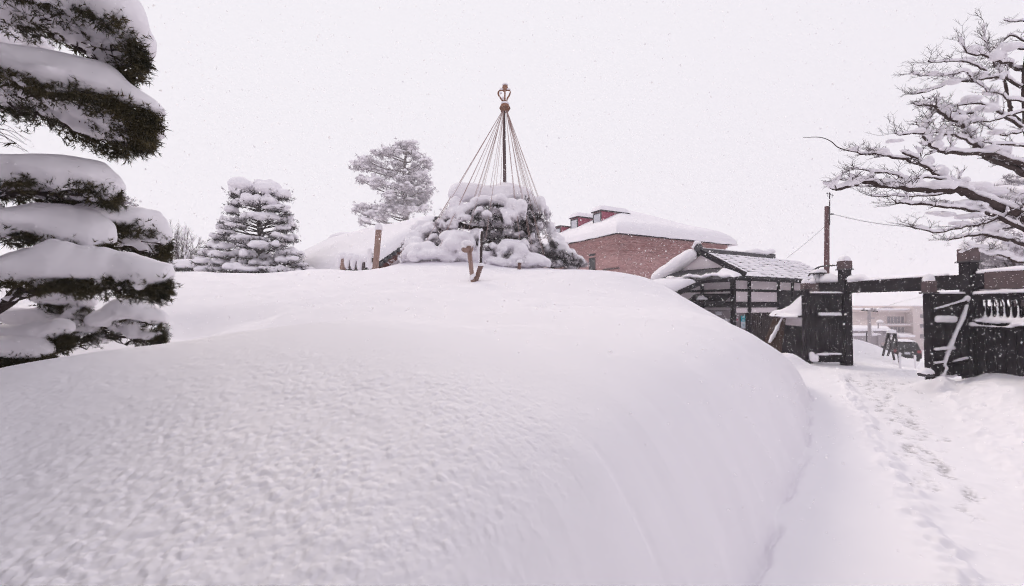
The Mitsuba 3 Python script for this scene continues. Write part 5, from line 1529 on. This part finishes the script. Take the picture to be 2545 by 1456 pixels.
M5 = 16.5 / 1075 / 4.283
rp = thing('roped_pine', 'snow-buried garden pine beneath the cone of ropes in the middle', 'tree')
base = z5(1340, 1060, 16.8)
rg = np.random.default_rng(91)
blobs = [  # x, y, half width, half height, distance
    (870, 370, 150, 90, 16.2), (1030, 370, 170, 95, 16.4), (1230, 385, 190, 105, 16.2), (1420, 385, 150, 95, 16.5), (1570, 410, 110, 90, 16.6), (1690, 500, 100, 120, 16.6), (1770, 600, 60, 110, 16.7),
    (1100, 440, 140, 70, 15.7), (1280, 440, 120, 60, 15.7), (950, 330, 100, 50, 16.6), (1320, 320, 170, 45, 16.8),
    (820, 480, 110, 75, 15.7), (900, 500, 90, 60, 15.6), (760, 550, 80, 65, 15.6), (850, 560, 110, 60, 15.5),
    (1460, 500, 100, 75, 15.4), (1490, 560, 60, 60, 15.3), (1400, 590, 70, 60, 15.3), (1380, 650, 50, 50, 15.4),
    (1060, 540, 60, 45, 15.3), (1150, 570, 50, 40, 15.2), (910, 610, 70, 30, 15.3), (1230, 520, 30, 35, 15.3), (1310, 540, 70, 40, 15.4),
    (620, 670, 90, 55, 16.0), (560, 720, 80, 60, 15.9), (690, 690, 50, 50, 15.7), (780, 690, 55, 40, 15.5), (480, 760, 80, 55, 15.9), (400, 820, 80, 55, 15.8), (320, 900, 90, 70, 15.6), (420, 900, 100, 70, 15.5), (560, 830, 60, 40, 15.5),
    (760, 830, 110, 60, 15.2), (900, 830, 130, 70, 15.1), (1000, 790, 80, 45, 15.3), (840, 910, 130, 90, 15.0), (700, 950, 60, 80, 15.0), (960, 900, 60, 60, 15.0), (560, 950, 110, 60, 15.2),
    (1370, 770, 70, 50, 16.0), (1220, 780, 60, 30, 15.9), (1500, 780, 60, 40, 16.0),
    (1350, 920, 85, 75, 15.0), (1440, 900, 60, 50, 15.2), (1540, 890, 70, 55, 15.3), (1330, 1000, 50, 60, 14.9), (1510, 990, 110, 80, 14.9), (1600, 1060, 110, 60, 14.9), (1470, 1060, 100, 60, 14.8), (1190, 920, 50, 40, 15.2), (1080, 980, 60, 60, 15.1),
    (1650, 820, 50, 60, 15.8), (1700, 900, 45, 50, 15.8), (1640, 950, 50, 50, 15.6), (1840, 740, 60, 90, 16.6), (1890, 830, 80, 70, 16.4), (1880, 920, 90, 80, 16.1), (1960, 930, 90, 70, 16.1), (2040, 1000, 80, 60, 16), (2110, 1070, 60, 45, 15.9), (2160, 1100, 40, 25, 15.9),
    (1830, 960, 70, 60, 15.8), (1920, 1110, 90, 40, 15.8), (2050, 1150, 60, 30, 15.8), (1700, 700, 50, 60, 16), (1600, 690, 40, 40, 16), (1250, 990, 60, 30, 15.1), (430, 960, 130, 50, 15.1), (310, 985, 70, 40, 15.1), (330, 850, 60, 70, 15.7), (380, 760, 60, 60, 16.0), (450, 690, 60, 45, 16.3)] + [(x, 1040 + 25 * math.sin(x), 130, 55, 15.2 + .3 * math.sin(x * 3)) for x in range(340, 1150, 110)] + [(x, 1090 + 15 * math.sin(x), 120, 50, 15.0) for x in range(1250, 1700, 110)]
bl = Blob(.042, .03, .11, 2.2, 92)
cap_ = Blob(.045, .085, .11, 1.3, 94)
dark, frost = [], []
for (x, y, rx, ry, Y) in blobs:
    c = z5(x, y, Y)
    n = 2 + (rx > 90)
    for j in range(n):
        o = rg.uniform(-.5, .5) * rx * M5
        f = .85 if n > 1 else 1
        (cap_ if y < 420 else bl).ell(c + np.array([o, rg.uniform(-.1, .1), rg.uniform(-.2, .1) * ry * M5]), (rx * M5 * f * (.68 if n > 1 else .95), min(rx * M5, .45), ry * M5 * .92), ry * M5 * .45)
    for j in range(int(2 + rx / 40) if y > 420 else int(rx / 55)):      # lobes drooping over the rim
        a = rg.uniform(-1, 1)
        k_ = rg.uniform(.18, .34)
        (cap_ if y < 420 else bl).ell(c + np.array([a * rx * M5 * .95, -rg.uniform(.1, .3) * math.sqrt(max(1 - a * a, .05)), (rg.uniform(-.75, -.1) - .2 * abs(a)) * ry * M5]), (k_ * min(rx, 90) * M5, .12, rg.uniform(.25, .55) * ry * M5), .35 * ry * M5)
    if y > 420:
        q = rg.normal(0, .5, (38, 3)) * [rx * M5 * 1.3, .3, .09]
        frost.append(c + q - ZZ * ry * M5 * .8)
pieces(rp, 'snow', bl.mesh(), 'mat_snow', True, None, 300)
pieces(rp, 'snow', cap_.mesh(), 'mat_snow', True, 'broad smooth snow cap on the crown')
for (x, y, rx, ry, Y, n) in [(1050, 600, 110, 60, 15.6, 130), (1240, 560, 70, 90, 15.7, 130), (960, 560, 60, 60, 15.8, 70), (1580, 580, 40, 110, 15.7, 200), (1560, 690, 150, 80, 16.1, 330), (1660, 640, 60, 60, 16.1, 120), (1480, 790, 140, 60, 16.2, 230),
                             (1260, 790, 120, 60, 16.2, 260), (1180, 800, 70, 50, 16.1, 110), (1040, 890, 60, 70, 15.5, 170), (1000, 960, 40, 50, 15.3, 70), (1180, 1000, 80, 40, 15.3, 140), (1210, 960, 60, 40, 15.4, 90), (1380, 1050, 40, 30, 15.0, 60), (1640, 850, 60, 60, 16.2, 110),
                             (1700, 960, 40, 60, 15.8, 110), (1850, 930, 35, 50, 15.6, 80), (1880, 1030, 90, 30, 15.7, 150), (1990, 1080, 90, 40, 15.7, 200), (2090, 1110, 70, 30, 15.7, 130), (1850, 1120, 30, 30, 15.6, 60), (640, 940, 40, 30, 15.3, 60), (560, 850, 60, 30, 15.8, 90), (760, 650, 60, 30, 16, 90), (900, 590, 60, 20, 15.5, 60)]:
    q = rg.normal(0, .5, (n, 3)) * [rx * M5, .28, ry * M5]
    dark.append(z5(x, y, Y) + q)
    q = rg.normal(0, .55, (n // 3, 3)) * [rx * M5, .28, ry * M5]
    frost.append(z5(x, y, Y - .05) + q + ZZ * .05)
part(rp, 'foliage', tufts(np.vstack(dark), rg, 8, .15, .028, .2), 'mat_far_needle')
part(rp, 'foliage', tufts(np.vstack(frost), rg, 7, .12, .032, .4), 'mat_frosted', label='needle tips clotted with snow')
mb = MB()
for pts, r0 in [([(1330, 1100), (1360, 950), (1370, 760), (1300, 600), (1240, 470)], .17), ([(1370, 760), (1180, 740), (1010, 730), (850, 710), (760, 730), (640, 750), (540, 800), (440, 880)], .10), ([(1010, 730), (880, 690), (800, 640), (720, 650), (700, 680)], .07), ([(850, 700), (830, 650), (790, 640)], .05),
                ([(1370, 800), (1480, 720), (1560, 640), (1580, 540), (1560, 480)], .10), ([(1560, 640), (1650, 600), (1740, 640)], .06), ([(1380, 850), (1600, 880), (1720, 960), (1790, 1000), (1900, 1040), (1960, 1090), (2060, 1130), (2110, 1110)], .09), ([(1790, 1000), (1860, 960), (1870, 910)], .05),
                ([(1190, 720), (1180, 640), (1200, 560)], .045), ([(1340, 900), (1200, 880), (1060, 900), (960, 980)], .06), ([(1350, 650), (1345, 720)], .05), ([(1360, 800), (1290, 1050)], .07), ([(1900, 1040), (1830, 1080), (1850, 1140)], .05)]:
    P = smooth_path(np.array([z5(x, y, 16.0 + .1 * math.sin(i * 2)) for i, (x, y) in enumerate(pts)]), 4)
    mb.add(tube(P, np.linspace(r0, r0 * .4, len(P)), 7))
part(rp, 'branch', mb, 'mat_bark', True)
bl = Blob(.07, .08, .06, 1.4, 95)       # shaded snow lying inside the crown, seen through the gap
for (x, y, rx, ry, Y) in [(1000, 710, 140, 40, 17.4), (1180, 690, 140, 55, 17.4), (1300, 700, 80, 60, 17.3), (1240, 880, 70, 30, 16.7), (1100, 800, 150, 50, 17)]:
    bl.ell(z5(x, y, Y), (rx * M5, .5, ry * M5), ry * M5)
pieces(rp, 'snow', bl.mesh(), 'mat_snow', True)

yk = thing('rope_tent', 'tall pole with a cone of straw ropes hung over the middle pine', 'rope tent')
ptop = at(1252, 268, 16.5); pbot = at(1256, 640, 16.5)
part(yk, 'pole', tube([pbot, (ptop + pbot) / 2, ptop], [.078, .068, .050], 10), 'mat_grey_pole', True)
scene['mat_grey_pole'] = diffuse(mikit.proc(lambda p, n, uv: MIX((.075, .055, .058), (.19, .145, .145), FB(p.x * 30, p.y * 30, p.z * 3, 3))))


def z6(x, y, Y=16.5): return at((x / 4.55 + 1100) * .99375, (y / 4.55 + 180) * .99375, Y)


part(yk, 'straw_collar', MB().add(tube([z6(737, 450), z6(737, 425), z6(738, 405), z6(738, 385), z6(738, 345), z6(738, 325)], [.10, .15, .20, .17, .085, .07], 14)), 'mat_straw', 40)
fr = MB()
for i in range(40):
    t = i * 2 * math.pi / 40
    d = np.array([math.cos(t), math.sin(t), 0])
    fr.add(tube([z6(738, 385) + d * .16, z6(738, 415) + d * rg.uniform(.18, .215), z6(737, 450) + d * rg.uniform(.10, .16)], [.012, .012, .005], 4))
part(yk, 'straw_fringe', fr, 'mat_straw', kind='stuff')
heart = [(712, 330), (690, 300), (668, 265), (662, 235), (680, 212), (712, 208), (733, 222), (752, 208), (782, 208), (797, 232), (788, 265), (770, 295), (757, 330)]
for dx, nm in ((0, 'straw_loop'),):
    P = smooth_path(np.array([z6(x, y) for x, y in heart]), 4)
    part(yk, nm, tube(P, .032, 8), 'mat_straw', True, label='heart-shaped straw loop')
P = smooth_path(np.array([z6(738, 325, 16.5), z6(738, 300, 16.33), z6(738, 250, 16.27), z6(738, 205, 16.45)]), 4)
part(yk, 'straw_loop', tube(P, .03, 8), 'mat_straw', True)
P = smooth_path(np.array([z6(738, 325, 16.5), z6(738, 300, 16.67), z6(738, 250, 16.73), z6(738, 205, 16.55)]), 4)
part(yk, 'straw_loop', tube(P, .03, 8), 'mat_straw', True)
part(yk, 'straw_knob', MB().add(tube([z6(740, 215), z6(740, 195), z6(740, 172), z6(740, 155), z6(740, 145)], [.04, .10, .115, .08, .02], 12)), 'mat_straw', 60)
pieces(yk, 'snow', Blob(.02, .015, .012, 9, 7).ell(z6(740, 150), (.125, .12, .075), .02).ell(z6(738, 365), (.17, .16, .10), .05).ell(z6(700, 200), (.09, .07, .06), .03).ell(z6(778, 200), (.09, .07, .05), .03).ell(z6(720, 300), (.10, .06, .07), .04).ell(z6(690, 240), (.05, .05, .05), .04).mesh(), 'mat_snow', True)
ends = [(437, 965, 15.0), (452, 895, 15.6), (475, 870, 16.1), (640, 925, 14.8), (690, 800, 15.0), (880, 775, 15.1), (945, 760, 14.9), (1003, 440, 15.4), (1055, 425, 15.3), (1130, 860, 14.7), (1148, 745, 15.0), (1110, 300, 16.0), (1180, 300, 15.8), (1240, 300, 15.9), (1290, 300, 16.1), (990, 275, 16.6),
        (1440, 425, 15.5), (1495, 840, 14.8), (1605, 880, 15.2), (1630, 930, 15.0), (1545, 330, 16.2), (1500, 325, 16.1), (1665, 480, 16.0), (1722, 490, 16.3), (1760, 1060, 15.2), (1810, 885, 16.0), (1855, 825, 16.6), (1780, 1085, 15.4), (1630, 450, 16.8), (1560, 320, 17.4)]
col = z6(737, 440)
for i, (x, y, Y) in enumerate(ends):
    e = z5(x, y, Y)
    d = unit((e - col) * [1, 1, 0])
    a = col + d * .09
    part(yk, 'rope', tube([a, (a + e) / 2 - ZZ * .02, e], .0075, 4), 'mat_rope')
pieces(yk, 'snow', snow_run([z5(437, 965, 14.99), z5(560, 760, 15.35)], [.022, .02], .02, .01, 3, .8), 'mat_snow', True)

# props in the snow before it
lg = thing('forked_log_prop', 'pale weathered log prop with a forked top standing before the roped pine', 'prop')
YL = 11.2


def z7(x, y, Y=YL): return at((x / 5.2 + 1060) * .99375, (y / 5.2 + 440) * .99375, Y)


P = smooth_path(np.array([z7(650, 1420), z7(625, 1290), z7(605, 1120), z7(590, 980), z7(582, 900)]), 4)
put(lg, tube(P, np.interp(np.arange(len(P)), [0, len(P) - 1], [.055, .062]), 12), 'mat_log', True)
part(lg, 'stub', tube([z7(590, 960), z7(540, 965, YL - .1), z7(505, 955, YL - .2)], [.065, .07, .05], 10), 'mat_log', True)
part(lg, 'stub', tube([z7(600, 1000), z7(625, 960, YL - .1), z7(635, 930, YL - .15)], [.03, .03, .02], 7), 'mat_log', True)
part(lg, 'splinters', tufts(np.array([z7(650 + 30 * math.sin(i * 1.7), 1360 + 25 * math.cos(i * 2.3)) for i in range(14)]), np.random.default_rng(3), 6, .10, .018, .6), 'mat_log', kind='stuff')
bl = Blob(.025, .02, .02, 6, 33)
bl.ell(z7(560, 890), (.17, .15, .12), .05).ell(z7(515, 940, YL - .1), (.07, .07, .07), .04).cap(z7(610, 1310, YL - .05), z7(650, 1290, YL - .05), .05).ell(z7(620, 1330, YL - .08), (.06, .05, .05))
pieces(lg, 'snow', bl.mesh(), 'mat_snow', True)
dk = thing('dark_post', 'thin dark upright post with one snowy side beside the forked log prop', 'post')
put(dk, tube([z7(737, 1200, 13.8), z7(742, 940, 13.8), z7(745, 720, 13.8)], [.042, .052, .056], 10), 'mat_bark', True)
pieces(dk, 'snow', snow_run([z7(718, 1120, 13.78), z7(722, 900, 13.78), z7(728, 740, 13.78), z7(745, 705, 13.8)], [.025, .025, .03, .065], .018, .01, 3, 1.0), 'mat_snow', True)
sl = thing('short_log', 'short brown log leaning to the right out of the snow beside the forked log prop', 'log')
put(sl, tube([z7(676, 1352, 11.3), z7(740, 1165, 11.5)], [.062, .066], 12), 'mat_log2', 40)
scene['mat_log2'] = diffuse(mikit.proc(lambda p, n, uv: MIX((.11, .065, .058), (.27, .18, .16), FB(p.x * 40, p.y * 40, p.z * 7, 3))))
part(sl, 'snow_cap', dome(z7(742, 1168, 11.5) - ZZ * .01, .10, .10, .09, None, 14, 2.4, 2, .02), 'mat_snow', True)
ps = thing('short_stake', 'short brown stake poking out of the snow right of the dark post', 'stake')
put(ps, bar(z7(1230, 1262, 13.2), z7(1245, 1130, 13.2), .11, .10, (0, 1, 0), .008), 'mat_log2')
part(ps, 'snow_cap', dome(z7(1246, 1128, 13.2), .10, .10, .10, None, 14, 2.4, 2, .02), 'mat_snow', True)

# ------------------------------------------------------------------ the bare maple reaching in from the right
mpl = thing('bare_maple', 'bare spreading maple with snow lying on every limb, reaching in at the right edge', 'tree')
rg = np.random.default_rng(121)


def z2(x, y, Y): return at((x / 2.172 + 1980) * .99375, (y / 2.172 + 30) * .99375, Y)


M2 = 7.0 / 1075 / 2.172
LIMBS = [  # points, thickness in survey units, distance at the thick end and at the tip, snow weight
    ([(1300, 900), (1195, 845), (1130, 820), (1060, 790), (1010, 740), (960, 680), (930, 620), (870, 590), (820, 560), (765, 510), (720, 500)], 34, 7.4, 6.9, 1.0),
    ([(1300, 840), (1195, 810), (1080, 775), (1000, 770), (860, 762), (800, 755), (745, 710), (715, 670), (735, 610), (745, 590)], 26, 7.3, 6.7, 1.0),
    ([(715, 660), (650, 660), (600, 668), (560, 660)], 9, 6.7, 6.6, .8),
    ([(1330, 1150), (1195, 1080), (1030, 1020), (960, 985), (900, 965), (860, 970), (760, 970), (640, 960), (550, 950), (440, 930), (400, 925), (330, 940), (240, 965)], 44, 6.9, 6.2, 1.1),
    ([(930, 990), (890, 940), (830, 915), (770, 880), (720, 835), (660, 790), (600, 765)], 26, 6.8, 6.5, 1.1),
    ([(760, 860), (700, 830), (640, 810), (540, 790), (490, 775), (400, 770), (310, 755)], 15, 6.6, 6.3, .9),
    ([(1330, 700), (1200, 560), (1180, 510), (1160, 400), (1125, 310), (1105, 290)], 26, 7.6, 7.7, .3),
    ([(1105, 300), (1090, 260), (1060, 190), (1040, 120), (1042, 60)], 9, 7.7, 7.6, .8),
    ([(1195, 280), (1120, 270), (1050, 240), (960, 225), (930, 180), (915, 145)], 14, 7.6, 7.4, 1.2),
    ([(1300, 330), (1195, 300), (1120, 275)], 22, 7.7, 7.6, 1.0),
    ([(1300, 440), (1195, 385), (1150, 345), (1130, 355), (1060, 360), (980, 375), (880, 375), (800, 410), (700, 440), (645, 447)], 16, 7.6, 7.1, 1.0),
    ([(980, 375), (960, 345), (930, 320), (860, 345), (720, 350), (650, 335)], 8, 7.2, 7.0, 1.0),
    ([(1060, 330), (1010, 300), (950, 275), (880, 265), (800, 275), (740, 270)], 9, 7.4, 7.1, 1.0),
    ([(1330, 680), (1195, 595), (1120, 545), (1080, 510), (960, 500), (840, 520)], 15, 7.5, 7.0, .9),
    ([(1300, 530), (1195, 555), (1100, 590), (1000, 600), (950, 605)], 11, 7.4, 7.1, .9),
    ([(985, 550), (920, 550), (850, 535), (830, 530)], 10, 7.1, 7.0, .9),
    ([(1300, 730), (1195, 722), (1120, 720), (1050, 708), (1005, 690)], 11, 7.2, 7.0, .9),
    ([(985, 720), (930, 690), (880, 670), (800, 655), (750, 660)], 12, 7.1, 6.8, .9),
    ([(1330, 1220), (1195, 1150), (1110, 1110), (1050, 1095), (980, 1080), (860, 1060), (750, 1050), (620, 1040), (560, 1030)], 22, 7.0, 6.3, 1.0),
    ([(1110, 1120), (1040, 1150), (1000, 1160), (900, 1175), (800, 1195), (700, 1180), (650, 1165)], 12, 6.8, 6.4, 1.0),
    ([(1330, 1290), (1195, 1240), (1100, 1222), (1050, 1210), (960, 1215), (840, 1242)], 22, 7.1, 6.7, .9),
    ([(1330, 1380), (1195, 1345), (1150, 1325), (1080, 1300), (1000, 1280), (920, 1310)], 13, 7.0, 6.7, 1.4),
    ([(900, 945), (800, 905), (700, 900), (600, 905), (560, 882), (460, 872), (340, 850), (260, 885)], 10, 6.6, 6.2, .9),
    ([(860, 980), (720, 1000), (560, 1000), (430, 1000)], 9, 6.6, 6.3, .8),
    ([(1300, 180), (1195, 130), (1150, 160), (1120, 215), (1100, 270)], 9, 7.6, 7.7, 1.0),
    ([(1300, 200), (1195, 200), (1120, 215), (1070, 245)], 12, 7.5, 7.6, 1.5),
    ([(1330, 1080), (1195, 1040), (1120, 1045), (1060, 1040)], 12, 7.2, 7.0, .9),
    ([(1310, 640), (1195, 660), (1140, 670), (1090, 640), (1030, 610)], 9, 7.3, 7.1, 1.0),
    ([(1300, 60), (1195, 50), (1150, 45)], 8, 7.6, 7.5, .7),
    ([(1330, 480), (1195, 480), (1120, 440), (1060, 430), (1000, 380)], 9, 7.4, 7.2, 1.2),
]
bark, twig = MB(), MB()
snow = Blob(.026, .010, .022, 5, 122)


def twigs(a, d, L, r, depth, plane):
    """Maple spray: paired forks, rising at the tips."""
    n = 3
    P = [a]
    dd = d.copy()
    for i in range(n):
        dd = unit(dd + rg.normal(0, .18, 3) + ZZ * .05)
        P.append(P[-1] + dd * L / n)
    P = np.array(P)
    twig.add(tube(P, np.linspace(r, r * .6, n + 1), 4 if r > .006 else 3))
    if r > .0050 and rg.random() < .6:
        for i in range(n):
            snow.cap(P[i] + ZZ * (r + .008), P[i + 1] + ZZ * (r + .007), r * 1.1 + .015, r * .8 + .010, .5)
    if depth > 0:
        for k in range(1, n + 1):
            for s in (-1, 1):
                if rg.random() < (.55 if k < n else .9):
                    side = unit(np.cross(dd, ZZ) * s * .8 + dd * .75 + ZZ * rg.uniform(-.1, .4) + rg.normal(0, .15, 3))
                    twigs(P[k], side, L * rg.uniform(.45, .7), r * .68, depth - 1, plane)


for pts, wd, y0, y1, sw_ in LIMBS:
    Y = np.interp(np.linspace(0, 1, len(pts)), [0, 1], [y0, y1])
    P = smooth_path(np.array([z2(x, y, yy) for (x, y), yy in zip(pts, Y)]), 4)
    P[1:-1] += rg.normal(0, .008, (len(P) - 2, 3))
    r = np.linspace(1, .30, len(P)) * wd * M2 * .5
    r = np.maximum(r, .0055)
    bark.add(tube(P, r, 7))
    for i in range(len(P) - 1):
        if meshkit.noise(P[i] * 2.2, 5) > .16:
            w = (r[i] * .70 + .015 + .018 * meshkit.noise(P[i] * 4, 8)) * sw_
            flat = abs(unit(P[i + 1] - P[i])[2])
            w *= 1 - .35 * flat
            snow.cap(P[i] + ZZ * (r[i] * .75 + w * .45), P[i + 1] + ZZ * (r[i + 1] * .75 + w * .45), w, w * .95, .55)
    m = len(P)
    for i in range(2, m):
        q = i / m
        if rg.random() < .22 + .55 * q:
            for s in (-1, 1):
                if rg.random() < .55 or i == m - 1:
                    d = unit(P[min(i, m - 1)] - P[i - 1])
                    side = unit(d * .8 + np.cross(d, ZZ) * s * rg.uniform(.2, .9) + ZZ * rg.uniform(-.05, .55) + np.array([-.12, 0, 0]))
                    twigs(P[i], side, rg.uniform(.10, .24), np.clip(r[i] * .4, .0038, .0075), 2 if rg.random() < .75 else 1, 0)
# the one whip that arches far out over the garden
wp = smooth_path(np.array([z2(310, 755, 6.3), z2(250, 735, 6.25), z2(215, 705, 6.2), z2(170, 684, 6.15), z2(120, 679, 6.1), z2(60, 683, 6.0)]), 4)
twig.add(tube(wp, np.linspace(.008, .0035, len(wp)), 5))
# broad pads of snow caught in the forks
for (x, y, rx, ry, Y) in [(1100, 235, 70, 60, 7.5), (1150, 190, 70, 35, 7.5), (990, 200, 60, 25, 7.4), (960, 260, 60, 22, 7.4), (890, 330, 50, 20, 7.3), (1020, 340, 60, 20, 7.4), (860, 380, 60, 16, 7.2), (740, 335, 60, 14, 7.1), (1090, 440, 60, 30, 7.4), (960, 470, 70, 22, 7.1), (1060, 530, 70, 30, 7.2),
                          (900, 575, 50, 25, 7.0), (690, 640, 40, 20, 6.7), (800, 720, 50, 30, 6.8), (1080, 740, 80, 25, 7.2), (1150, 740, 60, 25, 7.2), (740, 810, 40, 35, 6.7), (800, 860, 50, 40, 6.7), (640, 930, 80, 22, 6.5), (800, 935, 70, 30, 6.6), (920, 920, 50, 30, 6.7), (1000, 950, 90, 40, 6.9), (1110, 980, 90, 30, 7.0), (520, 925, 60, 15, 6.4),
                          (900, 1040, 80, 22, 6.7), (1000, 1050, 90, 30, 6.8), (1080, 1070, 60, 30, 6.9), (1100, 1160, 90, 35, 6.9), (960, 1110, 80, 25, 6.7), (840, 1100, 60, 20, 6.6), (760, 1090, 50, 14, 6.5), (900, 1150, 70, 18, 6.6), (1130, 1200, 70, 20, 7.0), (1060, 1290, 40, 22, 6.8), (1120, 1310, 60, 20, 6.9), (460, 755, 60, 18, 6.4), (360, 740, 40, 14, 6.3), (560, 700, 50, 12, 6.5), (1100, 650, 60, 20, 7.1), (980, 640, 50, 16, 7.0), (860, 640, 50, 14, 6.9), (1000, 580, 50, 16, 7.1)]:
    for j in range(3):
        o = rg.uniform(-.6, .6)
        snow.ell(z2(x + o * rx, y + rg.uniform(-.2, .2) * ry, Y + rg.uniform(-.12, .12)), (rx * M2 * .5, rx * M2 * .4, ry * M2 * .75), ry * M2 * .4)
trk = smooth_path(np.array([[9.15, 6.9, -.3], [9.1, 6.95, 1.2], [9.0, 7.0, 2.4], [9.05, 7.2, 3.8], [9.1, 7.5, 5.4], [9.3, 7.6, 7.2]]), 5)
part(mpl, 'trunk', tube(trk, np.linspace(.26, .03, len(trk)) * (1 + .12 * np.sin(np.arange(len(trk)) * 2.1)), 12), 'mat_bark', True)
part(mpl, 'branch', bark, 'mat_maple_bark', True)
part(mpl, 'twigs', twig, 'mat_maple_bark', kind='stuff')
pieces(mpl, 'snow', snow.mesh(), 'mat_snow', True, None, 1500, 60)
scene['mat_maple_bark'] = diffuse(mikit.proc(lambda p, n, uv: MIX((.032, .023, .024), (.10, .075, .07), FB(p.x * 25, p.y * 25, p.z * 25, 3))))

# ------------------------------------------------------------------ snow in the air
rg = np.random.default_rng(200)
nf = 56000
fp = np.stack([rg.uniform(-8, 13, nf), rg.uniform(2.6, 14.5, nf), rg.uniform(.2, 6.5, nf)], 1)
fp = fp[(np.abs(fp[:, 0]) < 1.35 * fp[:, 1] + .4)]
fp = fp[fp[:, 2] > ground_height(fp[:, :1], fp[:, 1:2], False)[:, 0] + .05]
sz = .0062 * np.exp(rg.normal(0, .27, len(fp)))
d1 = unit(rg.normal(size=(len(fp), 3))); d2 = unit(np.cross(d1, rg.normal(size=(len(fp), 3))))
th = np.arange(6) * math.pi / 3
hexa = np.cos(th)[None, :, None] * d1[:, None] + np.sin(th)[None, :, None] * d2[:, None] * .8
fv = (fp[:, None] + hexa * (sz[:, None] * rg.uniform(.7, 1.25, (len(fp), 6)))[..., None]).reshape(-1, 3)
of = np.array([[0, 1, 2], [0, 2, 3], [0, 3, 4], [0, 4, 5]])
ff = (of[None] + (np.arange(len(fp)) * 6)[:, None, None]).reshape(-1, 3)
k = thing('falling_snow', 'small white flakes of falling snow in the air', 'snowflakes', kind='stuff')
put(k, (fv, ff), 'mat_flake')

# ------------------------------------------------------------------ the air
scene['haze'] = {'type': 'cube', 'to_world': T().translate([20, 260, 14]).scale([700, 460, 26]), 'bsdf': {'type': 'null'}, 'interior': {'type': 'ref', 'id': 'haze_air'}}
labels['haze'] = {'label': 'thin haze of falling snow over the whole garden and street', 'kind': 'stuff'}
